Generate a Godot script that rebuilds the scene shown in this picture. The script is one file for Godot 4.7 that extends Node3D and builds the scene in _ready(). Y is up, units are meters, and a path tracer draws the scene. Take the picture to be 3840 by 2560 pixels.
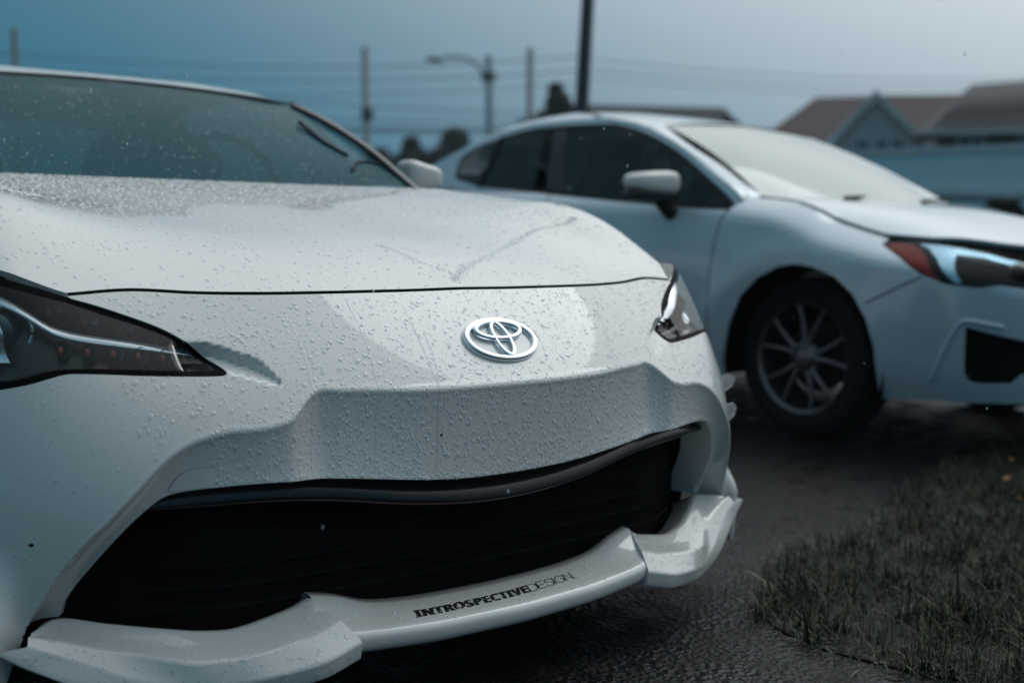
extends Node3D
# A rainy driveway: a white sports coupe close by, a silver sedan beside it, houses and poles in the haze behind.

const TAILS := 0.0
var rng := RandomNumberGenerator.new()
var used := {}
var M := {}
var drops := {}


# ------------------------------------------------------------------ naming and tagging
func numbered(called: String) -> String:
	if not used.has(called):
		used[called] = 0
		return called
	used[called] += 1
	return "%s_%03d" % [called, used[called]]

func tag(o: Node, label: String, category := "", group := "", kind := "") -> void:
	if label: o.set_meta("label", label)
	if category: o.set_meta("category", category)
	if group: o.set_meta("group", group)
	if kind: o.set_meta("kind", kind)

func thing(called: String, label: String, category: String, at := Vector3.ZERO, turn := 0.0, group := "") -> Node3D:
	var o := Node3D.new()
	o.name = numbered(called)
	add_child(o, true)
	o.position = at
	o.rotation.y = turn
	tag(o, label, category, group)
	return o

func part(called: String, mesh: Mesh, mat: Material, parent: Node = null) -> MeshInstance3D:
	var o := MeshInstance3D.new()
	o.mesh = mesh
	o.material_override = mat
	o.name = called
	if parent == null:
		o.name = numbered(called)
		add_child(o, true)
	else:
		var k := 0
		var n := called
		while parent.has_node(NodePath(n)):
			k += 1
			n = "%s_%03d" % [called, k]
		o.name = n
		parent.add_child(o, true)
	return o

func group_part(called: String, parent: Node, at := Vector3.ZERO) -> Node3D:
	var o := Node3D.new()
	var k := 0
	var n := called
	while parent.has_node(NodePath(n)):
		k += 1
		n = "%s_%03d" % [called, k]
	o.name = n
	o.position = at
	parent.add_child(o, true)
	return o


# ------------------------------------------------------------------ curves
func sp(xs: Array, ys: Array, x: float) -> float:
	var n := xs.size()
	var i := n - 2
	for k in range(1, n):
		if x < xs[k]:
			i = k - 1
			break
	if x <= xs[0]:
		return ys[0] + (x - xs[0]) * (ys[1] - ys[0]) / (xs[1] - xs[0])
	if x >= xs[n - 1]:
		return ys[n - 1] + (x - xs[n - 1]) * (ys[n - 1] - ys[n - 2]) / (xs[n - 1] - xs[n - 2])
	var h: float = xs[i + 1] - xs[i]
	var d: float = (ys[i + 1] - ys[i]) / h
	var m0 := d
	var m1 := d
	if i > 0:
		var h0: float = xs[i] - xs[i - 1]
		m0 = ((ys[i] - ys[i - 1]) / h0 * h + d * h0) / (h + h0)
	if i < n - 2:
		var h2: float = xs[i + 2] - xs[i + 1]
		m1 = (d * h2 + (ys[i + 2] - ys[i + 1]) / h2 * h) / (h + h2)
	var t = (x - xs[i]) / h
	var t2 = t * t
	var t3 = t2 * t
	return (2 * t3 - 3 * t2 + 1) * ys[i] + (t3 - 2 * t2 + t) * h * m0 + (-2 * t3 + 3 * t2) * ys[i + 1] + (t3 - t2) * h * m1

func sst(a: float, b: float, x: float) -> float:
	var t := clampf((x - a) / (b - a), 0.0, 1.0)
	return t * t * (3.0 - 2.0 * t)

func pts2(a: Array) -> PackedVector2Array:
	var o := PackedVector2Array()
	for i in range(0, a.size(), 2):
		o.append(Vector2(a[i], a[i + 1]))
	return o

func pts3(a: Array) -> PackedVector3Array:
	var o := PackedVector3Array()
	for i in range(0, a.size(), 3):
		o.append(Vector3(a[i], a[i + 1], a[i + 2]))
	return o

func flip2(p: PackedVector2Array) -> PackedVector2Array:
	var o := PackedVector2Array()
	for k in range(p.size() - 1, -1, -1):
		o.append(Vector2(-p[k].x, p[k].y))
	return o

func smooth2(p: PackedVector2Array, closed := true, times := 2) -> PackedVector2Array:
	# corner cutting that keeps sharp ends of an open line
	for t in times:
		var o := PackedVector2Array()
		var n := p.size()
		if not closed: o.append(p[0])
		for i in (n if closed else n - 1):
			var a := p[i]
			var b := p[(i + 1) % n]
			o.append(a.lerp(b, 0.25))
			o.append(a.lerp(b, 0.75))
		if not closed: o.append(p[n - 1])
		p = o
	return p

func smooth3(p: PackedVector3Array, times := 2) -> PackedVector3Array:
	for t in times:
		var o := PackedVector3Array([p[0]])
		for i in p.size() - 1:
			o.append(p[i].lerp(p[i + 1], 0.25))
			o.append(p[i].lerp(p[i + 1], 0.75))
		o.append(p[p.size() - 1])
		p = o
	return p


# ------------------------------------------------------------------ meshes
class Buf:
	var v := PackedVector3Array()
	var n := PackedVector3Array()
	var uv := PackedVector2Array()
	func add(p: Vector3, nn: Vector3, t := Vector2.ZERO) -> int:
		v.append(p)
		n.append(nn)
		uv.append(t)
		return v.size() - 1
	var idx := PackedInt32Array()
	func tri(a: int, b: int, c: int) -> void:
		# clockwise front faces, turned to agree with the normals
		var g := (v[b] - v[a]).cross(v[c] - v[a])
		if g.dot(n[a] + n[b] + n[c]) > 0.0:
			idx.append_array([a, c, b])
		else:
			idx.append_array([a, b, c])
	func quad(a: int, b: int, c: int, d: int) -> void:
		tri(a, b, c)
		tri(a, c, d)
	func mesh() -> ArrayMesh:
		var m := ArrayMesh.new()
		if idx.is_empty(): return m
		var a := []
		a.resize(Mesh.ARRAY_MAX)
		a[Mesh.ARRAY_VERTEX] = v
		a[Mesh.ARRAY_NORMAL] = n
		a[Mesh.ARRAY_TEX_UV] = uv
		a[Mesh.ARRAY_INDEX] = idx
		m.add_surface_from_arrays(Mesh.PRIMITIVE_TRIANGLES, a)
		return m

func fn_normal(fn: Callable, u: float, w: float, side: float) -> Vector3:
	var e := 0.0015
	var du: Vector3 = fn.call(u + e, w) - fn.call(u - e, w)
	var dw: Vector3 = fn.call(u, w + e) - fn.call(u, w - e)
	return (du.cross(dw) * side).normalized()

func trim(fn: Callable, poly: PackedVector2Array, cell: float, side := 1.0, rim := 0.0) -> ArrayMesh:
	# the part of a surface fn(u, v) that lies inside an outline, with an edge turned inwards by rim
	var b := Buf.new()
	var lo := poly[0]
	var hi := poly[0]
	for p in poly:
		lo = lo.min(p)
		hi = hi.max(p)
	var nx := maxi(1, ceili((hi.x - lo.x) / cell))
	var ny := maxi(1, ceili((hi.y - lo.y) / cell))
	var cx := (hi.x - lo.x) / nx
	var cy := (hi.y - lo.y) / ny
	var touched := {}
	var n := poly.size()
	for i in n:
		var p := poly[i]
		var q := poly[(i + 1) % n]
		var steps := maxi(1, ceili(p.distance_to(q) / (minf(cx, cy) * 0.2)))
		for s in steps + 1:
			var r := p.lerp(q, float(s) / steps) - lo
			touched[Vector2i(clampi(int(r.x / cx), 0, nx - 1), clampi(int(r.y / cy), 0, ny - 1))] = true
	var node := {}
	var corner := func(i: int, j: int) -> int:
		var key := Vector2i(i, j)
		if not node.has(key):
			var u := lo.x + i * cx
			var w := lo.y + j * cy
			node[key] = b.add(fn.call(u, w), fn_normal(fn, u, w, side), Vector2(u, w))
		return node[key]
	for i in nx:
		for j in ny:
			if touched.has(Vector2i(i, j)):
				var a := lo + Vector2(i * cx, j * cy)
				var box := PackedVector2Array([a, a + Vector2(cx, 0), a + Vector2(cx, cy), a + Vector2(0, cy)])
				for piece in Geometry2D.intersect_polygons(box, poly):
					if piece.size() < 3 or Geometry2D.is_polygon_clockwise(piece): continue
					var t := Geometry2D.triangulate_polygon(piece)
					var at := []
					for p in piece:
						at.append(b.add(fn.call(p.x, p.y), fn_normal(fn, p.x, p.y, side), p))
					for k in range(0, t.size(), 3):
						b.tri(at[t[k]], at[t[k + 1]], at[t[k + 2]])
			elif Geometry2D.is_point_in_polygon(lo + Vector2((i + 0.5) * cx, (j + 0.5) * cy), poly):
				b.quad(corner.call(i, j), corner.call(i + 1, j), corner.call(i + 1, j + 1), corner.call(i, j + 1))
	if rim > 0.0:
		rim_strip(b, fn, poly, cell, side, rim)
	return b.mesh()

func rim_strip(b: Buf, fn: Callable, poly: PackedVector2Array, cell: float, side: float, rim: float) -> void:
	var ring := PackedVector2Array()
	var n := poly.size()
	for i in n:
		var p := poly[i]
		var q := poly[(i + 1) % n]
		var steps := maxi(1, ceili(p.distance_to(q) / (cell * 1.5)))
		for s in steps: ring.append(p.lerp(q, float(s) / steps))
	var m := ring.size()
	var P := []
	var N := []
	for p in ring:
		P.append(fn.call(p.x, p.y))
		N.append(fn_normal(fn, p.x, p.y, side))
	var cw := 1.0 if Geometry2D.is_polygon_clockwise(ring) else -1.0
	for i in m:
		var j := (i + 1) % m
		var along: Vector3 = (P[j] - P[i])
		if along.length() < 1e-6: continue
		var out: Vector3 = (along.normalized().cross(N[i])).normalized() * -cw * side
		var a := b.add(P[i], out)
		var c := b.add(P[j], out)
		var d := b.add(P[j] - N[j] * rim, out)
		var e := b.add(P[i] - N[i] * rim, out)
		b.quad(a, c, d, e)

func grid_mesh(rows: Array, flipped := false) -> ArrayMesh:
	# a sheet through rows of equally many points, with smooth normals
	var b := Buf.new()
	var w: int = rows[0].size()
	var h := rows.size()
	for j in h:
		for i in w:
			var p: Vector3 = rows[j][i]
			var du: Vector3 = rows[j][mini(i + 1, w - 1)] - rows[j][maxi(i - 1, 0)]
			var dv: Vector3 = rows[mini(j + 1, h - 1)][i] - rows[maxi(j - 1, 0)][i]
			var nn := du.cross(dv)
			if nn.length_squared() < 1e-16:
				nn = Vector3.UP
			b.add(p, nn.normalized() * (-1.0 if flipped else 1.0), Vector2(float(i) / maxi(1, w - 1), float(j) / maxi(1, h - 1)))
	for j in h - 1:
		for i in w - 1:
			b.quad(j * w + i, j * w + i + 1, (j + 1) * w + i + 1, (j + 1) * w + i)
	return b.mesh()

func patch(a: PackedVector3Array, c: PackedVector3Array, bow: Vector3, nu: int, nv: int, flipped := false) -> ArrayMesh:
	return grid_mesh(patch_rows(a, c, bow, nu, nv), flipped)

func patch_rows(a: PackedVector3Array, c: PackedVector3Array, bow: Vector3, nu: int, nv: int) -> Array:
	var ca := through(a, nu)
	var cc := through(c, nu)
	var rows := []
	for j in nv + 1:
		var t := float(j) / nv
		var row := PackedVector3Array()
		for i in nu + 1:
			row.append(ca[i].lerp(cc[i], t) + bow * (4.0 * t * (1.0 - t)))
		rows.append(row)
	return rows

func through(p: PackedVector3Array, n: int) -> PackedVector3Array:
	# n + 1 points of a smooth curve through p, evenly by index
	var o := PackedVector3Array()
	var m := p.size()
	for k in n + 1:
		var s := float(k) / n * (m - 1)
		var i := mini(int(s), m - 2)
		var a := p[maxi(i - 1, 0)] if i > 0 else p[0] * 2.0 - p[1]
		var d := p[i + 2] if i + 2 < m else p[m - 1] * 2.0 - p[m - 2]
		o.append(p[i].cubic_interpolate(p[i + 1], a, d, s - i))
	return o

func tube_into(b: Buf, p: PackedVector3Array, r: Variant, sides := 8, flat := 1.0, up := Vector3.UP, closed := false) -> void:
	var m := p.size()
	var start := b.v.size()
	for i in m:
		var dir := (p[(i + 1) % m] - p[(i - 1 + m) % m]) if closed else (p[mini(i + 1, m - 1)] - p[maxi(i - 1, 0)])
		dir = dir.normalized()
		var x := dir.cross(up)
		if x.length() < 0.01: x = dir.cross(Vector3.RIGHT)
		x = x.normalized()
		var y := x.cross(dir).normalized()
		var rr: float = r[i] if r is Array else r
		for k in sides:
			var a := TAU * k / sides
			var off := x * cos(a) * rr + y * sin(a) * rr * flat
			b.add(p[i] + off, (x * cos(a) * flat + y * sin(a)).normalized(), Vector2(float(k) / sides, float(i)))
	for i in (m if closed else m - 1):
		for k in sides:
			var i2 := (i + 1) % m
			b.quad(start + i * sides + k, start + i * sides + (k + 1) % sides, start + i2 * sides + (k + 1) % sides, start + i2 * sides + k)
	if not closed:
		for e in [0, m - 1]:
			var dir := (p[1] - p[0]).normalized() * -1.0 if e == 0 else (p[m - 1] - p[m - 2]).normalized()
			var c := b.add(p[e], dir)
			var ring := []
			for k in sides: ring.append(b.add(b.v[start + e * sides + k], dir))
			for k in sides: b.tri(c, ring[k], ring[(k + 1) % sides])

func tube(p: PackedVector3Array, r: Variant, sides := 8, flat := 1.0, up := Vector3.UP, closed := false) -> ArrayMesh:
	var b := Buf.new()
	tube_into(b, p, r, sides, flat, up, closed)
	return b.mesh()

func box_into(b: Buf, c: Vector3, s: Vector3, basis := Basis()) -> void:
	for ax in 3:
		for sg in [-1.0, 1.0]:
			var n := Vector3.ZERO
			n[ax] = sg
			var u := Vector3.ZERO
			u[(ax + 1) % 3] = s[(ax + 1) % 3] * 0.5
			var w := Vector3.ZERO
			w[(ax + 2) % 3] = s[(ax + 2) % 3] * 0.5
			var o := n * s[ax] * 0.5
			var k := []
			for q in [[-1, -1], [1, -1], [1, 1], [-1, 1]]:
				k.append(b.add(c + basis * (o + u * q[0] + w * q[1]), basis * n, Vector2(q[0], q[1])))
			b.quad(k[0], k[1], k[2], k[3])

func box(c: Vector3, s: Vector3, basis := Basis()) -> ArrayMesh:
	var b := Buf.new()
	box_into(b, c, s, basis)
	return b.mesh()

func lathe(profile: Array, sides: int, axis := Vector3.RIGHT) -> ArrayMesh:
	# profile of [distance along the axis, radius]
	var b := Buf.new()
	var x := axis.normalized()
	var y := x.cross(Vector3.UP if absf(x.y) < 0.9 else Vector3.RIGHT).normalized()
	var z := x.cross(y)
	var h := profile.size()
	for j in h - 1:
		var d := Vector2(profile[j + 1][0] - profile[j][0], profile[j + 1][1] - profile[j][1])
		var nn := Vector2(-d.y, d.x).normalized()
		var base := b.v.size()
		for k in sides + 1:
			var a := TAU * k / sides
			var r := y * cos(a) + z * sin(a)
			for e in 2:
				b.add(x * profile[j + e][0] + r * profile[j + e][1], (x * nn.x + r * nn.y).normalized(), Vector2(float(k) / sides, e))
		for k in sides:
			b.quad(base + k * 2, base + k * 2 + 2, base + k * 2 + 3, base + k * 2 + 1)
	return b.mesh()

func prism(outline: PackedVector2Array, depth: float) -> ArrayMesh:
	# an outline in x and y, depth metres thick along z, centred
	var b := Buf.new()
	var t := Geometry2D.triangulate_polygon(outline)
	for s in [-1.0, 1.0]:
		var at := []
		for p in outline: at.append(b.add(Vector3(p.x, p.y, s * depth / 2), Vector3(0, 0, s), p))
		for k in range(0, t.size(), 3): b.tri(at[t[k]], at[t[k + 1]], at[t[k + 2]])
	var n := outline.size()
	var cw := 1.0 if Geometry2D.is_polygon_clockwise(outline) else -1.0
	for i in n:
		var p := outline[i]
		var q := outline[(i + 1) % n]
		var d := (q - p).normalized()
		var o := Vector3(-d.y, d.x, 0) * cw
		b.quad(b.add(Vector3(p.x, p.y, depth / 2), o), b.add(Vector3(q.x, q.y, depth / 2), o), b.add(Vector3(q.x, q.y, -depth / 2), o), b.add(Vector3(p.x, p.y, -depth / 2), o))
	return b.mesh()


# ------------------------------------------------------------------ materials
func lin(r: float, g: float, bl: float, a := 1.0) -> Color:
	var c := Color(r, g, bl).linear_to_srgb()
	c.a = a
	return c

func mat(c: Color, rough := 0.6, metal := 0.0, spec := 0.5) -> StandardMaterial3D:
	var m := StandardMaterial3D.new()
	m.albedo_color = c
	m.roughness = rough
	m.metallic = metal
	m.metallic_specular = spec
	return m

func noise_tex(size: int, freq: float, seed_: int, kind := FastNoiseLite.TYPE_SIMPLEX_SMOOTH, octaves := 4, lo := 0.0, hi := 1.0) -> NoiseTexture2D:
	var f := FastNoiseLite.new()
	f.noise_type = kind
	f.frequency = freq
	f.seed = seed_
	f.fractal_octaves = octaves
	var t := NoiseTexture2D.new()
	t.width = size
	t.height = size
	t.seamless = true
	t.noise = f
	var g := Gradient.new()
	g.set_color(0, Color(lo, lo, lo))
	g.set_color(1, Color(hi, hi, hi))
	t.color_ramp = g
	return t

func tri_scale(m: StandardMaterial3D, s: float, world := true) -> void:
	m.uv1_triplanar = true
	m.uv1_world_triplanar = world
	m.uv1_scale = Vector3(s, s, s)

func pane(c: Color, rough := 0.02) -> StandardMaterial3D:
	var m := mat(c, rough)
	m.transparency = BaseMaterial3D.TRANSPARENCY_ALPHA
	return m

func paint(c: Color, rough: float, metal: float) -> StandardMaterial3D:
	var m := mat(c, rough, metal)
	m.clearcoat_enabled = true
	m.clearcoat = 1.0
	m.clearcoat_roughness = 0.02
	return m

func make_materials() -> void:
	M.white = paint(lin(0.63, 0.64, 0.625), 0.34, 0.0)
	M.silver = paint(lin(0.44, 0.56, 0.63), 0.30, 0.1)
	M.gloss_black = mat(lin(0.016, 0.016, 0.018), 0.18)
	M.matt_black = mat(lin(0.011, 0.011, 0.012), 0.75)
	M.deep_black = mat(lin(0.012, 0.012, 0.012), 0.9, 0.0, 0.05)
	M.bar = mat(lin(0.035, 0.034, 0.036), 0.18, 0.4)
	M.lens_far = pane(lin(0.8, 0.85, 0.88, 0.02))
	M.lens_far.metallic_specular = 0.2
	M.bowl = mat(lin(0.78, 0.82, 0.85), 0.22, 0.85)
	M.rubber = mat(lin(0.014, 0.014, 0.015), 0.8, 0.0, 0.3)
	M.chrome = mat(lin(0.78, 0.83, 0.87), 0.05, 1.0)
	M.alloy = mat(lin(0.16, 0.16, 0.18), 0.34, 0.8)
	M.seat = mat(lin(0.02, 0.022, 0.025), 0.8)
	M.lens = pane(lin(0.8, 0.85, 0.88, 0.015))
	M.lens.metallic_specular = 0.36
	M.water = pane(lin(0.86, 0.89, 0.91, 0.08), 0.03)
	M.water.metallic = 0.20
	M.rain = pane(lin(0.9, 0.95, 1.0, 0.45), 0.1)
	M.screen = mat(lin(0.004, 0.085, 0.105, 0.74), 0.26, 0.0, 0.14)
	M.screen.transparency = BaseMaterial3D.TRANSPARENCY_ALPHA
	M.screen.clearcoat_enabled = true
	M.screen.clearcoat = 0.10
	M.screen.clearcoat_roughness = 0.04
	M.dark_glass = pane(lin(0.003, 0.022, 0.028, 0.66))
	M.dark_glass.metallic_specular = 0.36
	M.seam = mat(lin(0.09, 0.11, 0.125), 0.6)
	M.blade = mat(lin(0.22, 0.42, 0.54), 0.25, 0.6)
	M.glass_drop = pane(lin(0.03, 0.26, 0.29, 0.22), 0.05)
	M.bead = pane(lin(0.93, 0.95, 0.96, 0.38), 0.03)
	M.bead.metallic = 0.25
	M.fogged = mat(lin(0.37, 0.47, 0.45, 0.82), 0.30)
	M.fogged.transparency = BaseMaterial3D.TRANSPARENCY_ALPHA
	M.fogged.clearcoat_enabled = true
	M.fogged.clearcoat = 1.0
	M.fogged.clearcoat_roughness = 0.05
	M.strip = mat(lin(0.90, 0.95, 0.98), 0.22, 0.75)
	M.reflector = mat(lin(0.35, 0.40, 0.43), 0.12, 1.0)
	M.housing = mat(lin(0.005, 0.010, 0.013), 0.3)
	M.cup = mat(lin(0.05, 0.075, 0.09), 0.2, 0.8)
	M.bezel = mat(lin(0.007, 0.007, 0.008), 0.55, 0.0, 0.12)
	M.pillar = mat(lin(0.10, 0.115, 0.13), 0.35)
	M.led_red = mat(lin(0.22, 0.040, 0.018), 0.2)
	M.led_orange = mat(lin(0.22, 0.075, 0.02), 0.2)
	M.amber = mat(lin(0.17, 0.014, 0.007), 0.4, 0.0, 0.1)
	M.clear = pane(lin(0.85, 0.88, 0.9, 0.25), 0.12)
	M.ink = mat(lin(0.008, 0.008, 0.009), 0.5)
	# wet asphalt
	M.asphalt = mat(lin(0.022, 0.022, 0.026), 0.5)
	tri_scale(M.asphalt, 1.1)
	var ramp := noise_tex(512, 0.11, 5, FastNoiseLite.TYPE_CELLULAR, 2, 0.10, 1.0)
	M.asphalt.albedo_color = lin(0.012, 0.012, 0.0135)
	M.asphalt.albedo_texture = noise_tex(512, 0.14, 11, FastNoiseLite.TYPE_CELLULAR, 3, 0.35, 1.0)
	M.asphalt.roughness = 1.0
	M.asphalt.roughness_texture = noise_tex(512, 0.012, 3, FastNoiseLite.TYPE_SIMPLEX_SMOOTH, 4, 0.16, 0.80)
	M.asphalt.metallic_specular = 0.35
	M.asphalt.heightmap_enabled = true
	M.asphalt.heightmap_texture = ramp
	M.asphalt.heightmap_scale = 0.8
	M.soil = mat(lin(0.020, 0.018, 0.012), 0.9)
	tri_scale(M.soil, 1.3)
	M.soil.albedo_color = lin(0.018, 0.017, 0.010)
	M.soil.albedo_texture = noise_tex(512, 0.05, 21, FastNoiseLite.TYPE_SIMPLEX_SMOOTH, 5, 0.4, 1.0)
	M.field = mat(lin(0.035, 0.045, 0.025), 0.9)
	M.grass = mat(Color.WHITE, 0.55)
	M.grass.vertex_color_use_as_albedo = true
	M.grass.backlight_enabled = true
	M.grass.backlight = Color(0.10, 0.14, 0.05)
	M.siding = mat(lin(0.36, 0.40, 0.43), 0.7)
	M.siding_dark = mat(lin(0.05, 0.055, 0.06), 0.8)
	M.trim_pale = mat(lin(0.50, 0.58, 0.62), 0.6)
	M.brick = mat(lin(0.13, 0.06, 0.04), 0.85)
	M.roof_red = mat(lin(0.13, 0.085, 0.09), 0.7)
	M.roof_red.albedo_texture = noise_tex(256, 0.05, 31, FastNoiseLite.TYPE_SIMPLEX_SMOOTH, 4, 0.6, 1.0)
	tri_scale(M.roof_red, 0.6)
	M.roof_grey = mat(lin(0.13, 0.125, 0.14), 0.65)
	M.roof_grey.albedo_texture = noise_tex(256, 0.06, 33, FastNoiseLite.TYPE_SIMPLEX_SMOOTH, 4, 0.6, 1.0)
	tri_scale(M.roof_grey, 0.6)
	M.roof_dark = mat(lin(0.03, 0.035, 0.04), 0.7)
	M.window = mat(lin(0.02, 0.05, 0.065), 0.1)
	M.pole_wood = mat(lin(0.48, 0.45, 0.46), 0.85)
	M.pole_grey = mat(lin(0.34, 0.42, 0.46), 0.6)
	M.pole_dark = mat(lin(0.018, 0.035, 0.045), 0.5)
	M.pole_brown = mat(lin(0.26, 0.17, 0.15), 0.85)
	M.wire = mat(lin(0.10, 0.14, 0.17), 0.6)
	M.leaf = mat(Color.WHITE, 0.7)
	M.leaf.vertex_color_use_as_albedo = true
	M.bark = mat(lin(0.05, 0.04, 0.03), 0.9)
	M.truck = paint(lin(0.55, 0.74, 0.84), 0.35, 0.0)


# ------------------------------------------------------------------ the white coupe: its surfaces, in its own axes
const NX := [0, 0.2, 0.34, 0.385, 0.41, 0.435, 0.47, 0.55, 0.6, 0.63, 0.665, 0.707, 0.733, 0.758, 0.778, 0.795, 0.81, 0.83, 0.88]
const NY := [0.544, 0.546, 0.553, 0.553, 0.537, 0.516, 0.506, 0.499, 0.482, 0.462, 0.426, 0.377, 0.345, 0.305, 0.258, 0.215, 0.16, 0.07, 0]
const UP_TERMS := [0.8584, -0.084, -0.2597, 0.3263, -0.1533, -0.168, 0.0469, 0.0128, 0.0586, -0.0397, -0.0288, 0.0229, -0.2404, 0.2773, -0.0835]
const DOWN_TERMS := [0.0116, -0.0222, 0.0501, 0.1441, 0.0179, 0.0842, 0.025]
const EDGE_X := [0, .1, .2, .3, .4, .5, .6, .7]
const EDGE_Y := [0.703, 0.702, 0.7018, 0.7015, 0.7015, 0.7035, 0.709, 0.7025]
const EDGE_FIX := [-0.003, -0.003, -0.0021, -0.0024, -0.0045, -0.0058, -0.0018, -0.0009]

func upper(x: float, y: float) -> float:
	var q := x * x / 0.5
	var k := (y - 0.5) / 0.2
	var c := UP_TERMS
	var z := 0.0
	var kk := 1.0
	for j in 3:
		z += kk * (c[j * 5] + q * (c[j * 5 + 1] + q * (c[j * 5 + 2] + q * (c[j * 5 + 3] + q * c[j * 5 + 4]))))
		kk *= k
	return z

func nose(x: float, y: float) -> float:
	# how far forward the front of the coupe reaches at x across and y up: an upper skin and a lower one that meet in a crease
	x = absf(x)
	var yc := sp(NX, NY, x)
	var dy := y - yc
	var q := x * x / 0.5
	var t := sst(-0.010, 0.010, dy)
	var z := 0.0
	if t > 0.0: z += t * upper(x, maxf(dy, -0.02) + yc)
	if t < 1.0:
		var a := minf(dy, 0.02) / 0.2
		var c := DOWN_TERMS
		z += (1.0 - t) * (upper(x, yc) + a * (c[0] + q * (c[1] + q * (c[2] + q * c[3]))) + a * a * (c[4] + q * (c[5] + q * c[6])))
	z += 0.08 * sst(0.79, 0.86, x) * sst(0.34, 0.20, y)
	if x > 0.42 and x < 0.57:
		var r := sp([.42, .4276, .4455, .4835, .511, .545, .57], [.555, .563, .595, .617, .6285, .633, .634], x)
		var l := sp([.42, .428, .463, .503, .57], [.561, .5618, .571, .5832, .585], x)
		var d := clampf(minf((r - y) * 1.15, (y - l) * 1.5), 0.0, 0.030)
		z -= d * sst(0.0, 0.005, d)
	return z

func edge_y(x: float) -> float:
	return sp(EDGE_X, EDGE_Y, absf(x))

func edge_z(x: float) -> float:
	x = minf(absf(x), 0.72)
	return nose(x, edge_y(x) + 0.0035)

func hood_y(x: float, z: float) -> float:
	x = absf(x)
	var xa := minf(x, 0.8) / 0.69
	var za := 0.65 - 0.095 * xa * xa - 0.018 * xa * xa * xa * xa
	var u := z + (0.65 - za) * sst(-0.45, 0.55, z)
	var y := sp([-.6, -.4, -.2, 0, .2, .4, .55, .65, .8], [.94, .925, .897, .862, .825, .784, .744, .711, .65], u)
	y += sp([-.42, -.3, -.1, 0, .137, .22, .295, .37, .443, .52, .6], [0, .006, .023, .037, .058, .059, .049, .030, .012, 0, 0], z) * sp([0, .3, .5, .6, .66, .72, .78, .9], [0, 0, .3, .62, .88, 1, .85, .3], x)
	y -= 3.2 * pow(maxf(0.0, x - 0.74), 1.9)
	if z > 0.28: y += sp(EDGE_X, EDGE_FIX, minf(x, 0.72)) * sst(-0.22, 0.0, z - edge_z(x))
	return y

func on_nose(x: float, y: float, back := 0.0) -> Vector3:
	return Vector3(x, y, nose(x, y) - back)

const LIP_X := [0, .1, .2, .27, .33, .377]
func lip_top(x: float, t: float) -> Vector3:
	# the shelf of the lip between its inner edge (t 0) and its front ridge (t 1)
	var a := absf(x)
	var e := Vector3(x, sp(LIP_X, [.171, .172, .175, .183, .202, .211], a), 0.775 - 0.033 * pow(a / 0.377, 2.0))
	var f := Vector3(x, sp([0, .1, .19, .25, .31, .36], [.157, .158, .158, .160, .162, .165], a), 0.855 - 0.035 * pow(a / 0.335, 2.0))
	var p := e.lerp(f, t)
	p.y -= 0.006 * 4.0 * t * (1.0 - t) * sst(0.2, 0.33, a)
	return p

func ring_strip(fn: Callable, outer: PackedVector2Array, inner: PackedVector2Array, cell: float, side: float, across := 3, sink := 0.0) -> ArrayMesh:
	# the frame between two outlines on a surface
	var loop := PackedVector2Array()
	for i in outer.size():
		var p := outer[i]
		var q := outer[(i + 1) % outer.size()]
		var steps := maxi(1, ceili(p.distance_to(q) / cell))
		for s in steps: loop.append(p.lerp(q, float(s) / steps))
	var b := Buf.new()
	var m := loop.size()
	for p in loop:
		var best := inner[0]
		for i in inner.size():
			var c := Geometry2D.get_closest_point_to_segment(p, inner[i], inner[(i + 1) % inner.size()])
			if c.distance_to(p) < best.distance_to(p): best = c
		for k in across + 1:
			var t := float(k) / across
			var r := p.lerp(best, t)
			var nn := fn_normal(fn, r.x, r.y, side)
			b.add(fn.call(r.x, r.y) - nn * sink * (1.0 - absf(2.0 * t - 1.0)), nn, r)
	for i in m:
		var j := (i + 1) % m
		for k in across:
			b.quad(i * (across + 1) + k, j * (across + 1) + k, j * (across + 1) + k + 1, i * (across + 1) + k + 1)
	return b.mesh()

func scatter(key: String, fn: Callable, poly: PackedVector2Array, n: int, smin: float, smax: float, side: float, where: Transform3D, skip: Variant = null) -> void:
	# drops that lie on a surface, each with its own size, drawn out downhill on steep places
	if not drops.has(key): drops[key] = []
	var lo := poly[0]
	var hi := poly[0]
	for p in poly:
		lo = lo.min(p)
		hi = hi.max(p)
	var made := 0
	for tries in n * 6:
		if made >= n: break
		var p := Vector2(rng.randf_range(lo.x, hi.x), rng.randf_range(lo.y, hi.y))
		if not Geometry2D.is_point_in_polygon(p, poly): continue
		if skip != null and skip.call(p): continue
		var nn := fn_normal(fn, p.x, p.y, side)
		if rng.randf() < 0.35 and nn.y < -0.3: continue
		var s := smin * pow(smax / smin, pow(rng.randf(), 2.2))
		var down := Vector3.DOWN - nn * Vector3.DOWN.dot(nn)
		var steep := 1.0 - absf(nn.y)
		if down.length() < 0.05: down = nn.cross(Vector3.RIGHT)
		var spin := rng.randf_range(-0.25, 0.25) if steep > 0.5 else rng.randf_range(-1.6, 1.6)
		down = down.normalized().rotated(nn, spin)
		var b := Basis(down.cross(nn).normalized(), nn, down)
		b.x *= s * rng.randf_range(0.75, 1.2)
		b.y *= s * rng.randf_range(0.45, 0.75)
		b.z *= s * (1.0 + steep * rng.randf_range(0.1, 0.9) + rng.randf_range(0.0, 0.3))
		drops[key].append(where * Transform3D(b, fn.call(p.x, p.y) + nn * 0.0002))
		made += 1

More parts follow.
